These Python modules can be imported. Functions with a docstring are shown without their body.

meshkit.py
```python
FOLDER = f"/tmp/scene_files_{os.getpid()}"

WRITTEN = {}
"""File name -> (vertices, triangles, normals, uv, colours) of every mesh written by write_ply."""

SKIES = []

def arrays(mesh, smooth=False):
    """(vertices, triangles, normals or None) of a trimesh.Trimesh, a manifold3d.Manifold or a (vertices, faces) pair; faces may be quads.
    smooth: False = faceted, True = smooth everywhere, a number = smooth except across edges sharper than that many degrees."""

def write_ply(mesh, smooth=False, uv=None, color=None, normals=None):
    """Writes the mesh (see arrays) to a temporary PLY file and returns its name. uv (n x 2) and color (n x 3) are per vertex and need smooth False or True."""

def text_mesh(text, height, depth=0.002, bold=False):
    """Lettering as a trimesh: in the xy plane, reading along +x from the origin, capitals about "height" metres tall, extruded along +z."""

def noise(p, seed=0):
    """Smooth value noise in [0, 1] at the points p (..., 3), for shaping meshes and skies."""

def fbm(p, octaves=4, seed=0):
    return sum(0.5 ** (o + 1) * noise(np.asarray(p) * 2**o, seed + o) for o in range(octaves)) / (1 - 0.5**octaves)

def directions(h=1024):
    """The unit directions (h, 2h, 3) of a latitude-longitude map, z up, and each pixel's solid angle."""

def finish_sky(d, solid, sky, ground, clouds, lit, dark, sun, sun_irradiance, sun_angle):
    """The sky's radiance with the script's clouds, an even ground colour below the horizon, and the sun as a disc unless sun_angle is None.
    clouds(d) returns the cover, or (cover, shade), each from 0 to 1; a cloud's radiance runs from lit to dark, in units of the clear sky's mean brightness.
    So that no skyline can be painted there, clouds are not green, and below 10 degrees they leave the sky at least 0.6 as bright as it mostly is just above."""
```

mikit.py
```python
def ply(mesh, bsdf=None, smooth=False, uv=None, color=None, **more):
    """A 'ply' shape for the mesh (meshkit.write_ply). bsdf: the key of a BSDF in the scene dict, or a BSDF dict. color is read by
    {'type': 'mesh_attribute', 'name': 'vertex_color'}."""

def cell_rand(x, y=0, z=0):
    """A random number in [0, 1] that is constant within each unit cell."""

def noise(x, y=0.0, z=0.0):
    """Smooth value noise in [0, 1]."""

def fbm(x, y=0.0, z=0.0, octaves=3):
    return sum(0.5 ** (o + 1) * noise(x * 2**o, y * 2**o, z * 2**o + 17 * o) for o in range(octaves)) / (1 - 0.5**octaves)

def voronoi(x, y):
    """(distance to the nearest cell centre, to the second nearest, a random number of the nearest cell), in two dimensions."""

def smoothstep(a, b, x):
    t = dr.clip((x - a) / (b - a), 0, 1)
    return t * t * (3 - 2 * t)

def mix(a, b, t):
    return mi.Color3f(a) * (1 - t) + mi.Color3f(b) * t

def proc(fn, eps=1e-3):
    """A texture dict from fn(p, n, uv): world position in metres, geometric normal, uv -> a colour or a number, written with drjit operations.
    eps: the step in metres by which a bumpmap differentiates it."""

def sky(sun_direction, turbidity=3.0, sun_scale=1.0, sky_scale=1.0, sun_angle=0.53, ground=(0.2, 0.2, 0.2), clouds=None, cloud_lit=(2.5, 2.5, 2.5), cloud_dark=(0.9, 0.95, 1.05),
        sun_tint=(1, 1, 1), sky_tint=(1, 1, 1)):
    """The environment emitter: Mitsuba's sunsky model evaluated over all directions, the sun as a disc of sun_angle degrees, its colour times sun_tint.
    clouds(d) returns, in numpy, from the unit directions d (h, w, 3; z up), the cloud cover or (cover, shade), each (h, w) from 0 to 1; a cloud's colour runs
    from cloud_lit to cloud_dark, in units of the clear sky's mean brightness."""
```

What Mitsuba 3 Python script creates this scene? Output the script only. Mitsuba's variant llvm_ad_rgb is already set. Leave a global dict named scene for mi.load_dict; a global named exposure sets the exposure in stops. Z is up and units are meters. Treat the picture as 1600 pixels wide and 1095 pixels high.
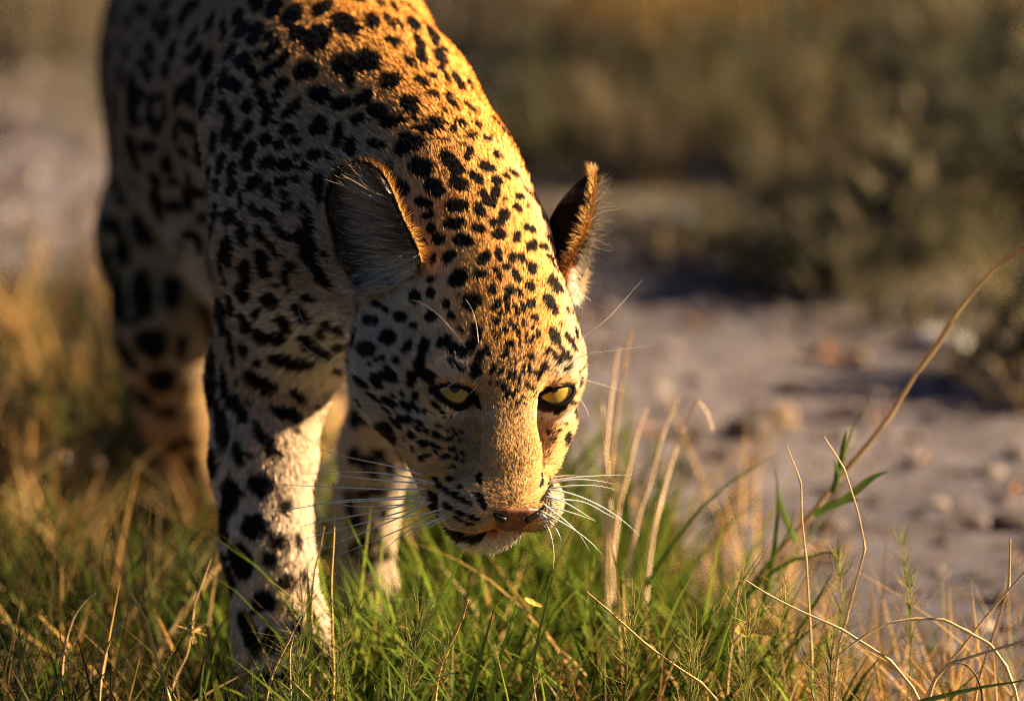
import math
import numpy as np
import drjit as dr
import manifold3d as m3
import trimesh
import mitsuba as mi
from scipy.interpolate import CubicSpline
from scipy.spatial import cKDTree
import meshkit
import mikit

T = mi.ScalarTransform4f
scene, labels = {}, {}
exposure = 2.1

# ------------------------------------------------------------------ camera, light
PITCH = math.radians(13.0)
CAMERA = np.array([0.0, -5 * math.cos(PITCH), 0.3725 + 5 * math.sin(PITCH)])
scene["camera"] = {
    "type": "thinlens", "fov": 8.418, "aperture_radius": 0.034, "focus_distance": 5.03, "near_clip": 0.1, "far_clip": 500.0,
    "to_world": T().look_at(origin=CAMERA.tolist(), target=[0, 0, 0.3725], up=[0, 0, 1]),
}
SUN = np.array([0.88, 0.13, 0.38])
scene["sky"] = mikit.sky(SUN.tolist(), turbidity=3, sun_scale=3.3, sky_scale=0.5, sun_tint=(1.0, 0.945, 0.86), sky_tint=(0.88, 0.97, 1.18), ground=(0.16, 0.13, 0.10))
rng = np.random.default_rng(7)

HO = np.array([0.0009, -0.0065, 0.3445])  # between the eyes
HM = np.array([[0.91355, 0.39631, -0.09150], [0.00000, 0.22495, 0.97437], [0.40674, -0.89013, 0.20550]])  # rows: the animal's left, the forehead's up, out of the face

BODY = np.array([  # round cones in millimetres: x, y, z, radius of one end, of the other, blend
    (-152, 455, 476, 86, -202, 885, 426, 105, 60),
    (-202, 885, 426, 105, -248, 1152, 383, 115, 60),
    (-160, 471, 458, 95, -194, 685, 405, 106, 60),
    (-194, 685, 405, 106, -228, 921, 359, 110, 60),
    (-113, 367, 362, 82, -176, 806, 306, 92, 60),
    (-176, 806, 306, 92, -219, 1109, 288, 92, 60),
    (-104, 255, 367, 70, -110, 316, 408, 78, 50),
    (-163, 410, 550, 50, -163, 272, 482, 63, 40),
    (-163, 272, 482, 63, -151, 215, 415, 68, 40),
    (-151, 215, 415, 67, -185, 278, 287, 45, 30),
    (-185, 278, 287, 44, -189, 244, 230, 36.5, 20),
    (-189, 244, 230, 36.5, -185, 216, 173, 31.5, 20),
    (-185, 216, 173, 31.5, -174, 196, 108, 33, 20),
    (-174, 196, 108, 33, -170, 183, 76, 31, 20),
    (-170, 183, 76, 31, -166, 163, 35, 33, 20),
    (-166, 162, 30, 32, -162, 127, 30, 28, 20),
    (-181, 133, 30, 20, -189, 113, 19, 16.5, 8),
    (-169, 134, 30, 20, -169, 109, 19, 16.5, 8),
    (-157, 136, 30, 20, -150, 111, 19, 16.5, 8),
    (-145, 137, 30, 20, -132, 119, 19, 16.5, 8),
    (-158, 451, 548, 40, -104, 347, 452, 50, 40),
    (-104, 347, 452, 50, -65, 263, 400, 56, 40),
    (-65, 263, 400, 56, -82, 404, 257, 40, 20),
    (-82, 404, 257, 40, -105, 421, 197, 28, 20),
    (-105, 421, 197, 28, -116, 439, 140, 23, 20),
    (-116, 439, 140, 23, -115, 440, 57, 25, 20),
    (-115, 440, 57, 25, -113, 425, 35, 30, 20),
    (-113, 423, 30, 32, -110, 389, 30, 28, 20),
    (-129, 395, 30, 20, -137, 375, 19, 16.5, 8),
    (-117, 396, 30, 20, -118, 371, 19, 16.5, 8),
    (-105, 397, 30, 20, -99, 373, 19, 16.5, 8),
    (-93, 398, 30, 20, -80, 380, 19, 16.5, 8),
    (-267, 1138, 322, 88, -294, 977, 247, 56, 40),
    (-294, 977, 247, 56, -295, 900, 180, 38, 40),
    (-295, 900, 180, 38, -287, 943, 102, 27, 40),
    (-287, 943, 102, 27, -276, 1015, 11, 21, 40),
    (-276, 1015, 11, 21, -268, 1012, 90, 20, 30),
    (-268, 1012, 90, 20, -268, 989, 35, 28, 30),
    (-270, 982, 30, 32, -263, 948, 30, 28, 20),
    (-282, 952, 30, 20, -289, 932, 19, 16.5, 8),
    (-270, 955, 30, 20, -269, 930, 19, 16.5, 8),
    (-259, 957, 30, 20, -250, 933, 19, 16.5, 8),
    (-247, 960, 30, 20, -233, 943, 19, 16.5, 8),
    (-204, 1165, 305, 85, -181, 1142, 206, 58, 30),
    (-181, 1142, 206, 58, -186, 1095, 136, 41, 30),
    (-186, 1095, 136, 41, -188, 1157, 51, 28, 30),
    (-188, 1157, 51, 28, -192, 1267, -53, 21, 30),
    (-192, 1267, -53, 21, -192, 1279, 90, 20, 30),
    (-192, 1279, 90, 20, -191, 1256, 35, 28, 30),
    (-194, 1249, 30, 32, -187, 1215, 30, 28, 20),
    (-206, 1219, 30, 20, -212, 1199, 19, 16.5, 8),
    (-194, 1222, 30, 20, -193, 1196, 19, 16.5, 8),
    (-182, 1224, 30, 20, -174, 1200, 19, 16.5, 8),
    (-171, 1226, 30, 20, -157, 1210, 19, 16.5, 8),
    (-236, 1276, 342, 50, -244, 1421, 303, 26, 20),
    (-244, 1421, 303, 26, -245, 1498, 191, 22, 20),
    (-245, 1498, 191, 22, -240, 1490, 70, 20, 20),
    (-240, 1490, 70, 20, -237, 1549, -30, 19, 20),
    (-237, 1549, -30, 19, -235, 1663, -70, 17, 20),
    (-136, 404, 521, 68, -99, 282, 485, 64, 50),
    (-99, 282, 485, 64, -68, 192, 449, 64, 50),
    (-68, 192, 449, 64, -39, 113, 417, 68, 50),
    (-97, 287, 415, 65, -52, 124, 376, 52, 50),
], float) / 1000

# the coat's dark marks: centre and two half axes, half millimetres
HEAD_MARKS = """-132 205 967 16 -12 -3 -5 -14 -11;-87 208 974 17 -21 -11 -6 -10 -5;-72 250 993 7 3 -1 0 -7 -3;-64 234 983 -4 -18 -7 -6 1 2;-37 218 967 11 -3 -6 -4 -15 -3;
-23 263 974 7 -1 -6 -3 -11 -1;-112 159 948 14 -17 -5 -5 -12 -7;-128 139 930 12 -15 -4 -4 -5 -5;-122 116 916 9 -1 4 2 -6 -4;-80 119 930 16 -3 -1 -1 -10 -7;
-46 112 924 6 -11 -8 -6 -6 -3;-52 178 959 9 -13 -6 -5 -10 -3;-77 160 954 13 -11 -5 -5 -12 -6;-83 175 960 7 -1 0 0 -12 -4;-24 157 942 -2 -17 -7 -7 -3 2;
-33 132 933 10 -3 -5 -4 -10 -4;-22 189 953 8 1 -3 -2 -15 -3;-8 222 952 5 -4 -4 -3 -12 0;-13 149 933 5 3 -1 0 -4 -2;-12 118 916 8 5 -1 0 -11 -6;-42 144 942 7 3 -1 0 -9 -5;
-163 193 942 13 -20 -7 -7 -3 -8;-150 248 993 22 -2 4 2 -15 -10;-99 249 998 7 1 0 0 -5 -3;-147 126 908 0 -13 -11 -4 3 -1;11 183 930 7 12 -3 0 -9 -3;
7 149 921 7 -1 -6 -3 -9 -2;23 173 916 2 -3 -3 -2 -7 0;-84 92 909 15 0 3 2 -8 -7;-117 97 902 -1 -7 -7 -6 4 0;-105 78 890 9 -8 -3 -4 -5 -6;-69 64 890 14 -7 -2 -2 -9 -7;
-47 82 903 10 -3 -3 -2 -8 -5;-19 79 896 10 4 -1 0 -12 -6;-23 99 909 11 5 -1 0 -9 -6;-90 48 870 8 3 7 5 -9 -5;-113 59 865 3 5 8 5 -5 -1;-128 86 884 8 -11 -6 -3 -1 -3;
-146 115 898 1 -14 -12 -5 3 -1;-135 74 863 6 -4 1 0 -3 -4;-76 15 847 12 4 9 7 -7 -7;-41 33 871 8 8 8 6 -3 -4;-19 41 874 3 -7 -7 -6 -4 -1;-46 17 851 9 -1 -3 -2 -4 -5;
-9 32 858 6 2 0 0 -3 -4;-22 22 851 2 -5 -8 -5 -2 0;-29 9 830 0 -4 -8 -6 -2 0;-3 17 828 4 -2 -7 -6 -4 -2;-114 36 839 7 -6 1 0 -4 -5;-116 25 822 7 -7 1 0 -4 -7;
-139 41 812 2 -8 -9 -8 6 -3;-77 2 823 3 1 3 2 -1 -2;-57 -2 815 13 2 4 4 -4 -11;-144 66 841 0 -4 -7 -5 4 -1;25 127 894 9 5 -6 -3 -11 -3;6 88 889 -1 -15 -5 -6 -4 2;
28 91 876 8 13 -3 0 -17 -5;45 122 868 7 15 -4 0 -9 -4;53 163 871 5 4 -8 -2 -10 0;55 118 853 6 6 -7 -2 -12 0;63 155 845 3 16 -5 1 -6 -4;62 113 838 4 4 -8 -1 -12 1;
67 142 832 2 2 -7 -1 -10 1;66 177 841 2 10 -6 0 -6 -1;1 46 868 0 -6 -6 -6 -3 1;14 53 867 3 -5 -6 -5 -5 -1;29 52 853 5 -3 -8 -6 -7 -2;6 31 845 6 -3 -9 -5 -4 -2;
25 34 830 6 1 -6 -4 -5 -4;61 68 826 8 3 -12 -6 -12 -2;76 154 802 2 1 -7 0 -10 2;70 112 821 1 11 -4 1 -3 -2;71 78 814 4 7 -4 -1 -5 -1;11 21 822 3 -2 -7 -4 -3 -1;
-9 9 816 1 -3 -8 -5 -2 0;42 47 829 3 2 -1 0 -1 -2;-23 1 809 5 4 7 5 0 -3;-8 7 811 1 -4 -9 -4 -2 0;-15 -2 798 6 2 0 0 -2 -4;6 8 802 2 -3 -9 -5 -2 0;
16 14 802 2 -2 -8 -3 -2 0;26 23 808 7 5 -1 0 -3 -6;54 45 801 9 2 -15 -6 -8 -2;79 79 784 1 0 -6 -2 -9 2;82 114 774 1 -8 -5 -1 -7 2;31 17 787 7 4 -3 -1 -3 -5;
-22 -8 788 6 1 0 0 -2 -5;-2 -4 781 2 -2 -8 -4 -2 -1;2 -4 777 5 2 0 0 -1 -3;16 5 782 1 -2 -7 -3 -2 0;-12 -10 775 5 1 0 0 -2 -4;8 -3 773 1 -3 -8 -3 -2 0;
27 9 775 4 3 2 2 0 -3;36 12 765 0 -2 -6 -5 -3 1;19 1 767 0 -2 -4 -3 -2 0;28 4 761 2 3 3 2 1 -2;-24 -14 773 1 -2 -5 -3 -1 0;-21 -16 766 4 0 -3 -2 -2 -3;
22 -1 756 6 3 -1 0 -1 -3;60 30 757 6 1 -12 -7 -8 -2;70 51 770 1 0 -4 -2 -4 0;81 56 747 6 4 -10 -4 -10 0;89 57 733 3 -3 -7 -3 -7 1;-51 -18 773 4 -5 -13 -7 -1 -2;
-65 -28 752 12 5 11 6 -2 -6;-7 -15 756 5 2 0 0 -1 -4;-1 -13 755 1 -1 -6 -3 -1 0;11 -8 754 1 -1 -5 -3 -2 0;-35 -25 747 3 -1 -8 -4 -1 -2;-10 -18 745 3 2 5 3 1 -2;
-13 -20 738 0 -1 -5 -3 -1 0;17 -8 737 5 3 -1 0 0 -3;27 -3 733 1 0 -8 -3 -2 0;51 15 740 4 4 6 3 2 -2;61 21 728 4 2 -10 -3 -3 -1;76 33 726 10 9 -2 0 -2 -7;
69 31 738 4 2 -5 -3 -4 -2;-5 -18 731 0 0 -4 -2 -1 0;4 -15 731 0 0 -4 -2 -1 0;-47 -28 740 4 2 12 6 1 -2;-53 -30 721 2 -2 13 8 1 -2;-27 -26 723 3 1 8 3 1 -1;
-17 -23 718 4 1 6 4 1 -2;-5 -21 711 0 -1 -6 -3 -1 0;2 -18 712 0 -1 -6 -3 -1 0;16 -11 718 1 0 -7 -3 -1 0;24 -6 717 2 1 -7 -3 -2 0;43 7 716 4 3 10 4 3 -2;
34 0 708 3 2 -8 -3 -2 -1;75 33 711 7 6 1 1 2 -3;-21 -25 701 4 1 0 0 0 -3;-12 -24 696 0 -1 -6 -4 -1 0;-31 -26 703 3 0 0 0 0 -2;10 -15 702 1 0 -7 -2 -1 0;
20 -10 696 5 3 -1 0 0 -4;28 -5 690 4 4 -2 -1 -1 -2;4 -20 689 3 2 4 2 1 -1;-5 -23 687 5 1 0 0 0 -3;15 -15 679 4 2 0 0 0 -3;9 -20 673 4 3 2 1 0 -3;1 -22 681 2 2 4 2 0 -1;
-11 -26 681 3 1 2 2 0 -2;18 -15 670 4 2 -1 0 0 -2;33 0 681 2 2 3 2 2 -1;9 -24 657 2 2 2 1 0 -1;73 40 652 10 3 8 2 0 -3;88 50 654 3 11 -1 -1 3 -3;64 40 643 4 -1 0 0 1 -3;
53 44 613 3 -1 -3 -2 0 -2;66 48 613 4 3 -1 0 -1 -3;59 43 602 4 1 0 0 -1 -3;46 41 599 3 0 0 0 0 -1;75 60 622 3 3 -1 0 0 -2;43 48 634 -1 0 -10 -1 0 0;
-203 80 768 11 -20 6 1 -11 -5;-225 245 720 0 12 -9 -3 9 0;-194 88 791 8 -15 1 -2 -2 -5;-180 64 789 6 -6 1 0 -4 -4;-160 40 784 10 -9 -2 -3 -3 -7;-115 9 792 5 -1 9 7 -7 -3;
-94 1 811 0 -3 -7 -5 2 0;-86 -7 796 0 -3 -6 -6 1 0;-141 21 775 7 -4 1 0 -2 -5;-76 -15 780 5 -1 0 0 -1 -3;-70 -17 776 3 0 0 0 -1 -3;-178 35 755 12 -8 2 0 -6 -10;
-208 56 733 12 -18 4 0 -6 -10;-234 375 654 8 33 -24 -4 7 -4;-150 12 746 6 1 10 5 -5 -2;-124 -8 750 3 9 11 8 -9 0;-97 -20 760 8 3 9 6 -5 -4;-84 -28 753 6 3 7 5 -2 -4;
-186 29 727 5 -3 1 0 -1 -4;-193 32 722 4 -4 1 0 -1 -3;-202 40 714 3 -3 1 0 -1 -3;-166 16 727 7 -3 1 0 -2 -5;-130 -16 726 6 1 -12 -7 10 -6;-175 17 706 4 -4 -12 -7 3 -3;
-185 22 703 6 -5 -6 -4 3 -4;-169 13 701 7 -3 1 0 0 -7;-194 29 692 7 -6 -10 -6 5 -5;-144 3 703 1 2 -13 -7 3 -1;-123 -14 712 13 -15 -4 -4 5 -8;-111 -13 693 4 2 -7 -6 -3 -3;
-85 -34 735 7 0 -4 -2 0 -3;-72 -32 726 7 2 -6 -3 0 -4;-175 18 665 11 -7 -6 -3 3 -5;-170 14 674 3 -2 -3 -3 2 -2;-157 7 679 5 -2 -2 -2 0 -3;-136 -2 677 7 -4 1 0 -2 -7;
-151 0 662 8 -8 -6 -4 1 -4;-138 -7 662 5 -6 -7 -4 0 -2;-197 35 667 11 -10 -7 -2 3 -3;-180 25 653 8 -6 -6 -2 2 -2;-216 57 685 9 -17 -7 -4 8 -5;-156 -2 642 8 -9 -3 -3 3 -5;
-146 -10 646 6 -6 -4 -2 1 -3;-164 12 634 9 -11 -7 -3 7 -4;-132 -18 643 6 -2 -3 -2 0 -3;-133 -18 634 5 -2 -4 -2 1 -3;-122 -21 630 4 -1 -3 -2 0 -3;
-144 -11 622 5 -3 -4 -3 4 -4;-153 7 614 3 2 -7 -1 4 -2;-125 -19 613 7 -2 -4 -3 2 -5;-107 -24 625 7 -1 -2 -1 0 -4;-93 -23 619 8 3 -2 -1 -1 -3;-111 -24 611 5 -1 -3 -2 0 -3;
-104 -25 608 6 -1 0 0 0 -3;-141 -3 601 2 1 -6 -3 5 -2;-119 -20 595 5 -3 1 0 1 -4;-129 -12 589 3 -1 -5 -3 3 -3;-110 -24 602 3 -1 -3 -2 1 -2;-86 -22 604 6 5 -1 0 -1 -3;
-73 -13 597 5 2 -1 0 -1 -3;-98 -26 594 6 0 2 1 0 -4;-123 -15 659 5 -3 1 0 0 -4;-111 -21 656 4 -2 0 0 1 -2;-99 -32 663 4 -1 0 0 2 -3;-108 -34 672 6 -2 -4 -2 1 -3;
-88 -21 653 3 4 -1 0 3 -3;-81 -7 648 3 3 -1 0 0 -1;-97 -26 655 3 -2 2 0 2 -2;-90 -19 631 6 5 1 1 0 -2;-82 -12 623 5 5 -1 0 -1 -3;-72 -3 624 4 1 0 0 -1 -2;
-77 -10 612 5 3 -1 0 -1 -2;-104 -21 638 4 0 0 0 0 -2;-87 -36 563 6 -6 1 0 -5 -3;-72 -62 558 4 -2 1 0 -3 -3;-47 -60 570 1 -7 -7 -5 1 -1;-44 -78 542 8 -3 -12 -4 -1 -2;
-96 -37 549 8 -23 1 -2 0 -4;-109 -14 558 5 -2 -4 -2 4 -4;-103 -16 549 4 -8 -2 -2 5 -4;-79 -66 547 6 -6 -3 -3 0 -4;-68 -74 543 4 -3 -4 -4 0 -3;-60 -78 538 4 -1 -3 -2 0 -2;
-105 2 526 8 -16 -3 -2 7 -5;-90 -60 530 8 -10 -3 -2 3 -4;-115 13 531 4 -2 -5 -3 5 -3;-73 -73 524 8 -4 -3 -1 1 -3;-55 -77 517 8 1 -4 -1 1 -3;-73 -70 514 7 -2 -4 -1 2 -3;
-61 -71 507 5 -1 -1 0 2 -3;-107 26 499 11 15 -21 -7 18 -8;-83 11 480 13 -20 -5 -3 14 -8;-76 9 472 15 -22 0 -1 11 -8;-51 -13 473 13 -9 5 1 7 -6;-127 -13 589 2 0 -5 -4 4 -2;
-101 -26 594 4 -1 0 0 0 -3;-94 -26 596 5 0 0 0 0 -4;-81 -21 591 4 2 -1 0 -1 -3;-71 -16 587 4 1 0 0 -1 -2;-93 -26 577 3 0 0 0 0 -2;-85 -25 581 3 1 0 0 0 -2;
-50 -9 671 2 -9 -8 -4 6 -2;43 -30 560 0 -9 -9 -2 -2 1;47 -40 540 7 9 7 2 1 -2;54 -28 547 4 9 4 2 2 -2;38 -48 519 7 3 5 1 1 -2;54 -16 555 -1 -12 -2 -1 -2 1;"""
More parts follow.
